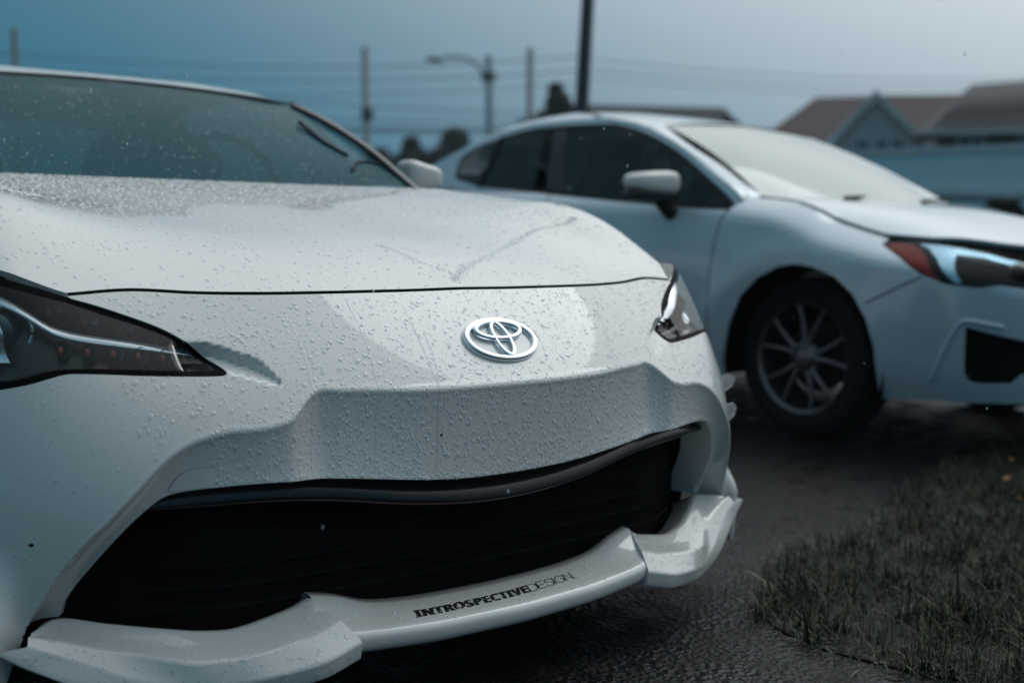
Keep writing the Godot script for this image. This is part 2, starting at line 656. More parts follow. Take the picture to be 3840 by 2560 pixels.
func drop_mesh() -> ArrayMesh:
	# a low dome, fuller at its lower end
	var b := Buf.new()
	var rings := 3
	var sides := 8
	for j in rings + 1:
		var a := PI * 0.5 * j / rings
		for k in sides:
			var t := TAU * k / sides
			var r := cos(a)
			var z := sin(t) * r
			var x := cos(t) * r * (1.0 - 0.25 * (0.5 - 0.5 * sin(t)))
			b.add(Vector3(x, sin(a) * (0.85 + 0.25 * z), z), Vector3(cos(t) * cos(a), sin(a) + 0.05, sin(t) * cos(a)).normalized())
	for j in rings:
		for k in sides:
			b.quad(j * sides + k, j * sides + (k + 1) % sides, (j + 1) * sides + (k + 1) % sides, (j + 1) * sides + k)
	return b.mesh()

func put_drops(key: String, called: String, label: String, m: Material) -> void:
	var mm := MultiMesh.new()
	mm.transform_format = MultiMesh.TRANSFORM_3D
	mm.mesh = drop_mesh()
	mm.instance_count = drops[key].size()
	for i in drops[key].size(): mm.set_instance_transform(i, drops[key][i])
	var o := MultiMeshInstance3D.new()
	o.multimesh = mm
	o.material_override = m
	o.name = numbered(called)
	add_child(o, true)
	tag(o, label, "water", "", "stuff")

func wheel(car: Node3D, at: Vector3, side: float, tyre_r: float, rim_r: float) -> void:
	var w := group_part("wheel", car, at)
	var s := side
	part("tyre", lathe([[s * -0.20, rim_r], [s * -0.205, tyre_r * 0.9], [s * -0.17, tyre_r], [s * -0.03, tyre_r], [s * 0.0, tyre_r * 0.95], [s * 0.012, tyre_r * 0.84], [s * 0.004, rim_r + 0.012], [s * -0.01, rim_r]], 48), M.rubber, w)
	part("rim", lathe([[s * -0.01, rim_r + 0.006], [s * 0.004, rim_r], [s * -0.004, rim_r - 0.012], [s * -0.03, rim_r - 0.018], [s * -0.17, rim_r - 0.03]], 48), M.alloy, w)
	part("brake_disc", lathe([[s * -0.10, 0.0], [s * -0.10, 0.14], [s * -0.12, 0.14]], 32), M.matt_black, w)
	for k in 10:
		var a := TAU * (k / 2) / 5.0 + (0.30 if k % 2 == 0 else -0.30) + 0.12
		var a0 := TAU * (k / 2) / 5.0 + (0.17 if k % 2 == 0 else -0.17) + 0.12
		var path := PackedVector3Array()
		for t in [0.0, 0.35, 0.7, 1.0]:
			var aa := lerpf(a0, a, t)
			var r := lerpf(0.055, rim_r - 0.006, t)
			path.append(Vector3(s * lerpf(-0.022, -0.016, t), r * cos(aa), r * sin(aa)))
		part("spoke", tube(path, [0.017, 0.013, 0.010, 0.011], 6, 0.8, Vector3.RIGHT), M.alloy, w)
	part("hub", lathe([[s * -0.05, 0.075], [s * -0.02, 0.066], [s * -0.012, 0.045], [s * 0.0, 0.034], [s * 0.004, 0.0]], 24), M.alloy, w)

func shell(c: Vector3, h: Vector3, pw: float, squash: Variant = null) -> ArrayMesh:
	# a rounded box
	var rows := []
	for j in 15:
		var la := PI * (j / 14.0 - 0.5)
		var row := PackedVector3Array()
		for i in 25:
			var lo := TAU * i / 24.0
			var p := Vector3(cos(la) * cos(lo), sin(la), cos(la) * sin(lo))
			p = Vector3(signf(p.x) * pow(absf(p.x), pw), signf(p.y) * pow(absf(p.y), pw), signf(p.z) * pow(absf(p.z), pw))
			if squash != null: p = squash.call(p)
			row.append(c + p * h)
		rows.append(row)
	return grid_mesh(rows, true)


func build_coupe() -> void:
	var car := thing("sports_coupe", "white sports coupe nearest the camera, with a chrome oval emblem and wide black mouth", "car")
	car.basis = Basis(Vector3.RIGHT, -0.01952) * Basis(Vector3.BACK, -0.04320)
	var T := car.transform
	var fn_nose := func(x: float, y: float) -> Vector3: return on_nose(x, y)
	var fn_hood := func(x: float, z: float) -> Vector3: return Vector3(x, hood_y(x, z), z)
	# ---- front bumper
	var top := PackedVector2Array()
	for i in 57:
		var x := lerpf(-.694, .694, i / 56.0)
		top.append(Vector2(x, edge_y(x) - .0014))
	var lamp_in := pts2([-0.6892, 0.6981, -0.6578, 0.688, -0.6068, 0.667, -0.5734, 0.6513, -0.5434, 0.6276, -0.5218, 0.6071, -0.5088, 0.5948, -0.505, 0.5868, -0.5104, 0.5811, -0.5326, 0.5805, -0.5809, 0.5821, -0.6369, 0.5848, -0.6726, 0.5876, -0.7157, 0.5895, -0.7293, 0.5885, -0.7499, 0.582, -0.7744, 0.5728, -0.8039, 0.5646])          # inner end of the left-hand lamp opening, from the hood corner round the tip
	var mouth_side := pts2([-.7392, .215, -.7347, .247, -.7207, .2842, -.6965, .3307, -.667, .3714, -.6391, .3967, -.6218, .4083, -.5944, .4136])
	var mouth_top := pts2([-0.5479, 0.4168, -0.4873, 0.4201, -0.4147, 0.4175, -0.3371, 0.4114, -0.2609, 0.4024, -0.1952, 0.3945, -0.1106, 0.3878, -0.0191, 0.3863, 0.0785, 0.3879, 0.1479, 0.3917, 0.2237, 0.3989, 0.3102, 0.4066, 0.4013, 0.4148, 0.49, 0.4208, 0.5867, 0.4155])
	var mouth_edge := PackedVector2Array()
	mouth_edge.append_array(mouth_side)
	mouth_edge.append_array(mouth_top)
	mouth_edge.append_array(flip2(mouth_side))
	mouth_edge = smooth2(mouth_edge, false, 2)
	var outer_r := pts2([.85, .572, .878, .62, .878, .40, .878, .085, .84, .095, .818, .15, .80, .198, .765, .207])
	var poly := PackedVector2Array()
	poly.append_array(top)
	var lamp_r := flip2(lamp_in)
	lamp_r.reverse()
	poly.append_array(smooth2(lamp_r, false, 2))
	poly.append_array(outer_r)
	var m2 := mouth_edge.duplicate()
	m2.reverse()
	poly.append_array(m2)
	poly.append_array(flip2(outer_r))
	var lamp_l := lamp_in.duplicate()
	lamp_l.reverse()
	poly.append_array(smooth2(lamp_l, false, 2))
	var bumper := part("front_bumper", trim(fn_nose, poly, 0.005, 1.0, 0.012), M.white, car)
	# the deep returns of the mouth
	var ret := []
	var ret2 := PackedVector3Array()
	var ret1 := PackedVector3Array()
	var ret3 := PackedVector3Array()
	for p in mouth_edge:
		var a := on_nose(p.x, p.y)
		var inward := Vector3(-signf(p.x) * 0.018 * sst(0.5, 0.66, absf(p.x)), 0.0, 0)
		ret1.append(a)
		ret3.append(a + Vector3(0, -0.002, -0.008) + inward * 0.3)
		ret2.append(a + Vector3(0, 0.004 - 0.004, -0.075) + inward * 1.6)
	part("mouth_return", grid_mesh([ret1, ret3, ret2], true), M.white, bumper)
	var hook := smooth2(pts2([-.6192, .4125, -.6119, .4292, -.5978, .4435, -.5821, .4483, -.5626, .4489, -.5499, .4461, -.5507, .4182, -.579, .4172]), true, 1)
	part("tow_hook_cover", trim(func(x: float, y: float) -> Vector3: return on_nose(x, y, -0.0012), hook, 0.005, 1.0, 0.004), M.white, bumper)
	var hb := Buf.new()
	var hook_line := PackedVector3Array()
	for p in hook:
		hook_line.append(on_nose(p.x, p.y, -0.0004))
	hook_line = hook_line.slice(0, hook_line.size() - 4)
	tube_into(hb, hook_line, 0.0006, 5)
	part("cover_seam", hb.mesh(), M.matt_black, bumper)
	# ---- hood and front wings
	var hp := PackedVector2Array()
	for i in 57:
		var x := lerpf(-.694, .694, i / 56.0)
		hp.append(Vector2(x, edge_z(x) - .0010))
	var hood_r := pts2([.715, .512, .74, .478, .77, .437, .795, .385, .803, .30, .806, .0, .806, -.415])
	hp.append_array(hood_r)
	hp.append_array(PackedVector2Array([Vector2(.4, -.402), Vector2(0, -.396), Vector2(-.4, -.402)]))
	hp.append_array(flip2(hood_r))
	part("hood", trim(fn_hood, hp, 0.014, -1.0, 0.012), M.white, car)
	var gap := PackedVector3Array()
	for i in 57:
		var x := lerpf(-.69, .69, i / 56.0)
		gap.append(Vector3(x, edge_y(x) + .0012, edge_z(x) - .0035))
	part("hood_gap_shade", tube(gap, .0032, 6), M.deep_black, car)  # black tube laid along the hood gap, standing in for its shade
	var wing := pts2([.799, .380, .82, .32, .84, .225, .865, .12, .885, 0, .885, -.55, .74, -.55, .728, -.418, .8095, -.418, .8095, 0, .8065, .30])
	for s in [1.0, -1.0]:
		var wp := wing if s > 0 else flip2(wing)
		var w := part("front_wing", trim(fn_hood, wp, 0.014, -1.0, 0.012), M.white, car)
		# the side of the wing round the wheel
		var fn_side := func(z: float, y: float) -> Vector3: return Vector3(s * (0.885 - 0.03 * pow(maxf(0.0, absf(y - 0.5) - 0.12) / 0.3, 2.0)), y, z)
		var sidep := pts2([.33, .70, .40, .60, .44, .5, .475, .4, .52, .3, .60, .2, .36, .19, .355, .31, .335, .43, .28, .53, .19, .61, .09, .655, 0, .667, -.09, .655, -.19, .61, -.28, .53, -.335, .43, -.355, .31, -.36, .17, -2.2, .17, -2.215, .31, -2.235, .43, -2.29, .53, -2.38, .61, -2.48, .655, -2.57, .667, -2.66, .655, -2.76, .61, -2.85, .53, -2.905, .43, -2.925, .31, -2.93, .22, -3.3, .25, -3.36, .5, -3.36, .8, -3.2, .95, -2.5, .93, -1.4, .90, -.5, .85, 0, .80, .12, .80, .24, .77])
		part("body_side", trim(fn_side, sidep, 0.05, -s, 0.02), M.white, car)
		part("wheel_arch_liner", grid_mesh([arc_row(s * 0.86, 0.356, 0.0), arc_row(s * 0.55, 0.356, 0.0)], s > 0), M.deep_black, car)
		wheel(car, Vector3(s * 0.80, 0.316, 0.0), s, 0.316, 0.225)
		wheel(car, Vector3(s * 0.81, 0.316, -2.57), s, 0.316, 0.225)
	# ---- lamps
	for s in [-1.0, 1.0]:
		build_lamp(car, s, lamp_in)
	# ---- mouth: bar, frame, mesh and slats
	var half := pts3([0, .352, .803, .1, .356, .80, .2, .367, .795, .27, .378, .786, .33, .388, .775, .4, .396, .766, .47, .400, .75, .55, .399, .727, .62, .396, .703, .668, .391, .686])
	var bar := PackedVector3Array()
	for i in range(half.size() - 1, 0, -1): bar.append(Vector3(-half[i].x, half[i].y, half[i].z))
	bar.append_array(half)
	var bl := smooth3(bar, 2)
	var bt := PackedVector3Array()
	var bm := PackedVector3Array()
	var bd := PackedVector3Array()
	var bu := PackedVector3Array()
	for p in bl:
		var e := 1.0 - 0.25 * sst(0.5, 0.66, absf(p.x))
		bt.append(p + Vector3(0, 0.020 * e, -0.028))
		bu.append(p + Vector3(0, 0.017 * e, -0.016))
		bm.append(p + Vector3(0, -0.010 * e, 0.006))
		bd.append(p + Vector3(0, -0.022 * e, -0.012))
	part("grille_bar", grid_mesh([bt, bu, bm, bd], false), M.bar, car)
	var gp := pts2([-.77, .10, .77, .10, .77, .43, -.77, .43])
	var grille := part("grille", trim(func(x: float, y: float) -> Vector3: return Vector3(x, y, nose(x, clampf(y, 0.32, 0.40)) - 0.115 - 0.2 * maxf(0.0, 0.3 - y)), gp, 0.03), M.deep_black, car)
	for k in 5:
		var y := 0.205 + 0.034 * k
		var w := 0.60 + 0.012 * k
		var line := PackedVector3Array()
		for i in 13:
			var x := lerpf(-w, w, i / 12.0)
			line.append(on_nose(x, 0.33, 0.108) + Vector3(0, y - 0.33, 0))
		part("slat", tube(line, 0.004, 5), M.deep_black, grille)
	# ---- lip
	build_lip(car)
	# ---- emblem
	build_emblem(car)
	# ---- glass, roof, pillars
	var base := pts3([-.66, .915, -.385, -.35, .905, -.37, 0, .902, -.365, .35, .905, -.37, .66, .915, -.385])
	var head := pts3([-.58, 1.181, -.925, -.3, 1.197, -.898, 0, 1.203, -.888, .3, 1.197, -.898, .58, 1.181, -.925])
	var rows := patch_rows(base, head, Vector3(0, .012, .010), 40, 24)
	var ws := part("windshield", grid_mesh(rows), M.screen, car)
	var band := []
	for j in [21, 22, 23, 24]:
		var row := PackedVector3Array()
		for p in rows[j]: row.append(p + Vector3(0, -0.003, -0.002))
		if j == 21:
			row = PackedVector3Array()
			for i in rows[22].size(): row.append(rows[22][i].lerp(rows[21][i], 0.2) + Vector3(0, -0.003, -0.002))
		band.append(row)
	part("sun_band", grid_mesh(band), M.matt_black, ws)
	var glass := func(u: float, v: float) -> Vector3:
		var i := clampi(int(u * 40), 0, 39)
		var j := clampi(int(v * 24), 0, 23)
		var a := u * 40 - i
		var b := v * 24 - j
		return rows[j][i].lerp(rows[j][i + 1], a).lerp(rows[j + 1][i].lerp(rows[j + 1][i + 1], a), b)
	scatter("glass", glass, PackedVector2Array([Vector2(0.08, .05), Vector2(.95, .05), Vector2(.93, .93), Vector2(.1, .93)]), 1300, .0016, .0045, 1.0, T)
	var wiper := group_part("wiper", car)
	part("blade", tube(smooth3(pts3([.486, 1.118, -.728, .493, 1.084, -.668, .501, 1.051, -.609, .539, 1.018, -.552]), 2), .0055, 6), M.matt_black, wiper)
	part("arm", tube(smooth3(pts3([.499, .972, -.470, .565, 1.006, -.535, .66, .990, -.510]), 1), .005, 6), M.matt_black, wiper)
	for s in [-1.0, 1.0]:
		var pin := smooth3(pts3([s * .66, .915, -.385, s * .65, .950, -.440, s * .625, 1.036, -.570, s * .602, 1.126, -.765, s * .578, 1.183, -.925]), 2)
		var pout := smooth3(pts3([s * .715, .920, -.445, s * .70, .946, -.480, s * .672, 1.038, -.62, s * .642, 1.130, -.80, s * .60, 1.192, -.955]), 2)
		var pmid := PackedVector3Array()
		for i in pin.size(): pmid.append((pin[i] + pout[i]) * 0.5 + Vector3(s * 0.005, 0.008, 0.007))
		var pillar := part("pillar", grid_mesh([pin, pmid, pout], s > 0), M.pillar, car)
		part("seal", tube(pin, 0.007, 6), M.matt_black, pillar)
		var q := []
		for v in [[-.95, 1.20, .61, .93, .73], [-1.3, 1.235, .62, .93, .75], [-1.7, 1.23, .61, .94, .76], [-2.1, 1.15, .60, .95, .75], [-2.35, 1.06, .60, .96, .73]]:
			q.append(PackedVector3Array([Vector3(s * v[2], v[1], v[0]), Vector3(s * (v[2] + v[4]) * 0.5 + s * .01, (v[1] + v[3]) * 0.5, v[0] + .12), Vector3(s * (v[4] + 0.02), v[3] - 0.02, v[0] + .25)]))
		part("side_window", grid_mesh(q, s < 0), M.dark_glass, car)
		# mirror
		var c := Vector3(s * .938, .972, -.75)
		var mir := part("door_mirror", shell(c, Vector3(.070, .046, .050), 0.5, func(p: Vector3) -> Vector3: return Vector3(p.x, p.y * (1.0 - 0.28 * p.x * s) - 0.0 + (0.25 if p.x * s < 0 else 0.0) * 0.5 * -p.x * s, p.z)), M.white, car)
		part("stalk", tube(PackedVector3Array([c + Vector3(-s * .05, -.03, .0), c + Vector3(-s * .14, -.07, .04), c + Vector3(-s * .20, -.09, .06)]), [.02, .018, .02], 8), M.gloss_black, mir)
	var rr := []
	for v in [[-.905, 1.214], [-.98, 1.232], [-1.05, 1.243], [-1.2, 1.258], [-1.4, 1.268], [-1.7, 1.262], [-2.0, 1.225], [-2.2, 1.18]]:
		var row := PackedVector3Array()
		for i in 33:
			var x: float = lerpf(-.62, .62, i / 32.0)
			var a := absf(x)
			row.append(Vector3(x, v[1] - .055 * x * x - 0.30 * pow(maxf(0.0, a - .48), 1.7) * 2.0 + .008 * exp(-pow((a - .3) / .12, 2.0)) * sst(-.9, -1.2, v[0]), v[0] - (.03 * x * x / .33 if v[0] > -1.0 else 0.0)))
		rr.append(row)
	part("roof", grid_mesh(rr), M.white, car)
	var last: PackedVector3Array = rr[rr.size() - 1]
	var tail := []
	for k in 5:
		var row := PackedVector3Array()
		for p in last: row.append(Vector3(p.x * (1.0 + 0.1 * k / 4.0), lerpf(p.y, 0.98, k / 4.0) + .01 * sin(PI * k / 4.0), lerpf(p.z, -2.95, k / 4.0)))
		tail.append(row)
	part("rear_window", grid_mesh(tail), M.dark_glass, car)
	part("boot_lid", box(Vector3(0, .93, -3.13), Vector3(1.5, .06, .42)), M.white, car)
	part("rear_bumper", box(Vector3(0, .55, -3.33), Vector3(1.7, .66, .08)), M.white, car)
	part("cabin_floor", box(Vector3(0, .33, -1.55), Vector3(1.45, .3, 3.5)), M.deep_black, car)
	part("engine_bay", box(Vector3(0, .42, .12), Vector3(1.02, .46, .86)), M.deep_black, car)
	part("dashboard", box(Vector3(0, .82, -.62), Vector3(1.4, .14, .42)), M.seat, car)
	part("wheel_for_steering", tube(ring_path(Vector3(.37, .93, -.93), .17, Basis(Vector3.RIGHT, -0.45)), .014, 6, 1.0, Vector3.UP, true), M.matt_black, car)
	for x in [-.37, .37]:
		var seat := part("seat", shell(Vector3(x, .80, -1.45), Vector3(.24, .32, .10), .5), M.seat, car)
		part("headrest", shell(Vector3(x, 1.10, -1.48), Vector3(.12, .08, .05), .5), M.seat, seat)
	# clear winglets on the far corner of the bumper
	for w in [[.452, .035], [.385, .022]]:
		var y: float = w[0]
		var l: float = w[1]
		var p := on_nose(.86, y)
		part("winglet", prism(PackedVector2Array([Vector2(-.01, -.02), Vector2(l * .75, -.004), Vector2(l, .014), Vector2(l * .5, .024), Vector2(-.01, .022)]), .006), M.clear, car)
		var o := car.get_child(car.get_child_count() - 1) as MeshInstance3D
		o.position = Vector3(.878, y, p.z + .06)
	# ---- rain on the paint
	var em := on_nose(0.014, 0.613)
	var off_emblem := func(p: Vector2) -> bool: return Vector2((p.x - 0.016) / 0.092, (p.y - 0.614) / 0.042).length() < 1.0
	scatter("car", fn_nose, poly, 3400, .0009, .0026, 1.0, T, off_emblem)
	var face := PackedVector2Array()
	for i in 31:
		var x := lerpf(-.66, .66, i / 30.0)
		face.append(Vector2(x, edge_y(x) - .004))
	for i in 31:
		var x := lerpf(.66, -.66, i / 30.0)
		face.append(Vector2(x, maxf(sp(NX, NY, absf(x)) + .01, .5)))
	var on_paint := func(p: Vector2) -> bool: return off_emblem.call(p) or not Geometry2D.is_point_in_polygon(p, poly)
	scatter("car", fn_nose, face, 2600, .0010, .0042, 1.0, T, on_paint)
	var lower := PackedVector2Array()
	for p in mouth_top: lower.append(p + Vector2(0, 0.002))
	for i in 21:
		var x := lerpf(.58, -.58, i / 20.0)
		lower.append(Vector2(x, sp(NX, NY, absf(x)) + 0.01))
	scatter("beads", fn_nose, lower, 3400, .0010, .0026, 1.0, T)
	var edge := PackedVector2Array()
	for p in mouth_top: edge.append(p + Vector2(0, 0.0012))
	for i in range(mouth_top.size() - 1, -1, -1): edge.append(mouth_top[i] + Vector2(0, 0.005))
	scatter("beads", fn_nose, edge, 260, .0016, .0026, 1.0, T)
	var thin := func(p: Vector2) -> bool: return rng.randf() > lerpf(.18, 1.0, sst(.45, -.4, p.y))
	scatter("car", fn_hood, hp, 18000, .0010, .0042, -1.0, T, thin)
	scatter("car", func(x: float, z: float) -> Vector3: return Vector3(x, 1.26 - .12 * x * x - .22 * pow(absf(z + 1.35), 2.0), z), pts2([-.5, -.93, .5, -.93, .45, -1.4, -.45, -1.4]), 1800, .002, .006, -1.0, T)
	scatter("car", func(x: float, t: float) -> Vector3: return lip_top(x, t), PackedVector2Array([Vector2(-.34, .05), Vector2(.34, .05), Vector2(.34, .98), Vector2(-.34, .98)]), 260, .0012, .0045, -1.0, T)
	trails(car)

func ring_path(c: Vector3, r: float, b := Basis()) -> PackedVector3Array:
	var o := PackedVector3Array()
	for i in 40: o.append(c + b * Vector3(cos(TAU * i / 40.0) * r, sin(TAU * i / 40.0) * r, 0))
	return o

func arc_row(x: float, r: float, zc: float) -> PackedVector3Array:
	var o := PackedVector3Array()
	for i in 25:
		var a := lerpf(-0.25, PI + 0.25, i / 24.0)
		o.append(Vector3(x, 0.31 + sin(a) * r, zc + cos(a) * r))
	return o

func build_lamp(car: Node3D, s: float, lamp_in: PackedVector2Array) -> void:
	var lamp := group_part("headlight", car)
	var outer := PackedVector2Array()
	outer.append_array(lamp_in)
	outer.append_array(pts2([-.84, .572, -.872, .62, -.876, .69, -.845, .738, -.81, .736, -.77, .727, -.73, .714]))
	outer = smooth2(outer, true, 2)
	var inner := pts2([-0.7775, 0.718, -0.7607, 0.711, -0.7297, 0.7009, -0.6957, 0.6905, -0.6625, 0.676, -0.6282, 0.6634, -0.5941, 0.6497, -0.5698, 0.6362, -0.5467, 0.6197, -0.5326, 0.6055, -0.5187, 0.5902, -0.5296, 0.588, -0.578, 0.5902, -0.6341, 0.5938, -0.688, 0.5965, -0.731, 0.5962, -0.7512, 0.5923, -0.7725, 0.5845, -0.8027, 0.5744])
	inner.append_array(pts2([-.835, .59, -.86, .63, -.864, .685, -.838, .724, -.81, .724]))
	inner = smooth2(inner, true, 2)
	var fn := func(x: float, y: float) -> Vector3: return Vector3(x * -s, y, nose(x, y))
	var fn_at := func(back: float) -> Callable: return func(x: float, y: float) -> Vector3: return Vector3(x * -s, y, nose(x, y) - back)
	part("bezel", ring_strip(func(x: float, y: float) -> Vector3: return fn.call(x, y) + Vector3(0, 0, -.003), outer, inner, 0.008, -s, 3, 0.004), M.bezel, lamp)
	part("lens", trim(func(x: float, y: float) -> Vector3: return fn.call(x, y) + Vector3(0, 0, .002), inner, 0.010, -s), M.lens, lamp)
	part("housing", trim(fn_at.call(0.085), outer, 0.014, -s), M.housing, lamp)
	var wall := []
	var w1 := PackedVector3Array()
	var w2 := PackedVector3Array()
	for p in outer:
		w1.append(fn.call(p.x, p.y) + Vector3(0, 0, -.006))
		w2.append(fn.call(p.x, p.y) + Vector3(0, 0, -.086))
	w1.append(w1[0])
	w2.append(w2[0])
	part("lamp_wall", grid_mesh([w1, w2]), M.gloss_black, lamp)
	# the white light guide
	var g := pts3([-.80, .715, .452, -.774, .694, .486, -.76, .685, .503, -.744, .673, .516, -.723, .655, .533, -.708, .645, .544, -.678, .636, .565, -.628, .628, .601, -.573, .619, .63, -.53, .611, .647])
	var gg := PackedVector3Array()
	for p in g: gg.append(Vector3(p.x * -s, p.y, p.z))
	gg = smooth3(gg, 2)
	var g1 := PackedVector3Array()
	var g2 := PackedVector3Array()
	var g3 := PackedVector3Array()
	for i in gg.size():
		var r := lerpf(.0105, .0050, float(i) / (gg.size() - 1))
		g1.append(gg[i] + Vector3(0, .85 * r, -1.5 * r))
		g2.append(gg[i] + Vector3(0, -.70 * r, .9 * r))
		g3.append(gg[i] + Vector3(0, -1.0 * r, -.6 * r))
	part("light_guide", grid_mesh([g1, g2, g3], s < 0), M.strip, lamp)
	# facets of the reflector above and below it
	for q in [[-.709, .677, .505], [-.665, .659, .54], [-.621, .648, .573], [-.575, .635, .6]]:
		var cup := group_part("upper_bulb", lamp, Vector3(q[0] * -s, q[1], q[2] - .006))
		part("cup", lathe([[0.0, .0], [.004, .010], [.016, .019]], 14, Vector3(-s * .35, .1, 1)), M.cup, cup)
		part("lamp_bead", shell(Vector3(0, 0, .010), Vector3(.0048, .0075, .005), 1.0), M.led_orange, cup)
	for q in [[-.708, .617, .547], [-.674, .614, .569], [-.642, .611, .591], [-.61, .608, .611], [-.576, .605, .626], [-.545, .6035, .635]]:
		var cup := group_part("lower_bulb", lamp, Vector3(q[0] * -s, q[1], q[2] - .006))
		part("cup", lathe([[0.0, .0], [.004, .009], [.015, .0145]], 14, Vector3(-s * .35, .1, 1)), M.cup, cup)
		part("lamp_bead", shell(Vector3(0, 0, .010), Vector3(.0055, .0072, .005), 1.0), M.led_red, cup)
	part("reflector_bowl", trim(func(x: float, y: float) -> Vector3: return Vector3(x * -s, y, nose(x, y) - .045 - .02 * sin(x * 90.0) * sin(y * 70.0)), pts2([-.775, .60, -.845, .595, -.868, .64, -.868, .69, -.84, .72, -.795, .715]), .008, -s), M.bowl, lamp)
	part("upper_reflector", trim(fn_at.call(.072), pts2([-.75, .69, -.70, .672, -.65, .657, -.60, .642, -.56, .626, -.565, .622, -.63, .637, -.70, .655]), .01, -s), M.cup, lamp)
	# projector with its chrome surround
	var pj := Vector3(.768 * s * 1.0, .645, .475)
	part("projector", shell(pj, Vector3(.030, .034, .026), 1.0), M.cup, lamp)
	part("projector_ring", tube(ring_path(pj + Vector3(0, 0, .01), .040, Basis(Vector3.UP, s * .5)), .006, 8, 1.0, Vector3.UP, true), M.chrome, lamp)

func build_lip(car: Node3D) -> void:
	var lip := group_part("front_lip", car)
	# centre piece
	var rows := []
	for t in [-0.55, -0.2, 0.0, 0.2, 0.4, 0.6, 0.8, 0.93]:
		var row := PackedVector3Array()
		for i in 61:
			var x: float = lerpf(-.375, .375, i / 60.0)
			var p := lip_top(x, t)
			if t < 0.0: p = lip_top(x, 0.0) + Vector3(0, 0.008 * t / -0.55 - (0.05 if t < -0.4 else 0.0), 0.10 * t)
			row.append(p)
		rows.append(row)
	var round_over := [[1.0, -.002, .0], [1.0, -.006, .0045], [1.0, -.013, .007], [1.0, -.024, .006], [1.0, -.032, .002], [1.0, -.038, -.006], [1.0, -.042, -.03], [1.0, -.045, -.12]]
	for r in round_over:
		var row := PackedVector3Array()
		for i in 61:
			var x: float = lerpf(-.375, .375, i / 60.0)
			row.append(lip_top(x, r[0]) + Vector3(0, r[1], r[2]))
		rows.append(row)
	part("lip_centre", grid_mesh(rows, true), M.white, lip)
	# the two raised ends
	var E := pts3([.377, .211, .742, .40, .200, .736, .43, .193, .733, .50, .182, .727, .545, .183, .713, .59, .19, .697, .675, .203, .645, .738, .214, .605, .79, .207, .635])
	var K := pts3([.352, .18, .80, .40, .168, .803, .44, .162, .80, .50, .152, .79, .55, .149, .772, .60, .15, .75, .67, .166, .695, .74, .188, .664, .80, .207, .650])
	var N := pts3([.335, .15, .836, .40, .135, .84, .45, .126, .828, .50, .12, .812, .54, .114, .79, .58, .108, .77, .66, .128, .727, .74, .165, .683, .805, .195, .660])
	var P := pts3([.335, .118, .83, .40, .103, .834, .45, .096, .82, .50, .09, .803, .55, .085, .78, .60, .083, .755, .70, .105, .715, .80, .155, .67, .855, .192, .652])
	for s in [-1.0, 1.0]:
		var e := through(E, 40)
		var k := through(K, 40)
		var n := through(N, 40)
		var p := through(P, 40)
		var profile := []
		for i in 41:
			var back := e[i] + Vector3(0, -.03, -.06)
			var u := p[i] + Vector3(0, -.004, -.12)
			var line := PackedVector3Array([back, e[i], e[i].lerp(k[i], .5) + Vector3(0, -.004, 0), k[i], k[i].lerp(n[i], .5), n[i], n[i].lerp(p[i], .5), p[i], u])
			for t in 2:
				var o := PackedVector3Array([line[0]])
				for q in line.size() - 1:
					o.append(line[q].lerp(line[q + 1], .14))
					o.append(line[q].lerp(line[q + 1], .86))
				o.append(line[line.size() - 1])
				line = o
			for q in line.size(): line[q].x *= s
			profile.append(line)
		var side := part("lip_end", grid_mesh(profile, s < 0), M.white, lip)
		# the inner end face
		var b := Buf.new()
		var f: PackedVector3Array = profile[0]
		var nn := Vector3(-s, 0.1, 0.2).normalized()
		var mid := b.add(Vector3(s * .37, .14, .74), nn)
		for q in f.size(): b.add(f[q], nn)
		for q in f.size() - 1: b.tri(mid, q + 1, q + 2)
		part("end_face", b.mesh(), M.white, side)
		var fn := func(u: float, v: float) -> Vector3:
			var i := clampi(int(u * 40), 0, 39)
			var w: PackedVector3Array = profile[i]
			var w2: PackedVector3Array = profile[i + 1]
			var j := clampi(int(v * (w.size() - 1)), 0, w.size() - 2)
			var a := u * 40 - i
			var c := v * (w.size() - 1) - j
			return w[j].lerp(w[j + 1], c).lerp(w2[j].lerp(w2[j + 1], c), a)
		scatter("car", fn, PackedVector2Array([Vector2(.02, .2), Vector2(.95, .2), Vector2(.95, .8), Vector2(.02, .8)]), 620, .0008, .0034, -s, car.transform)
	lettering(lip)

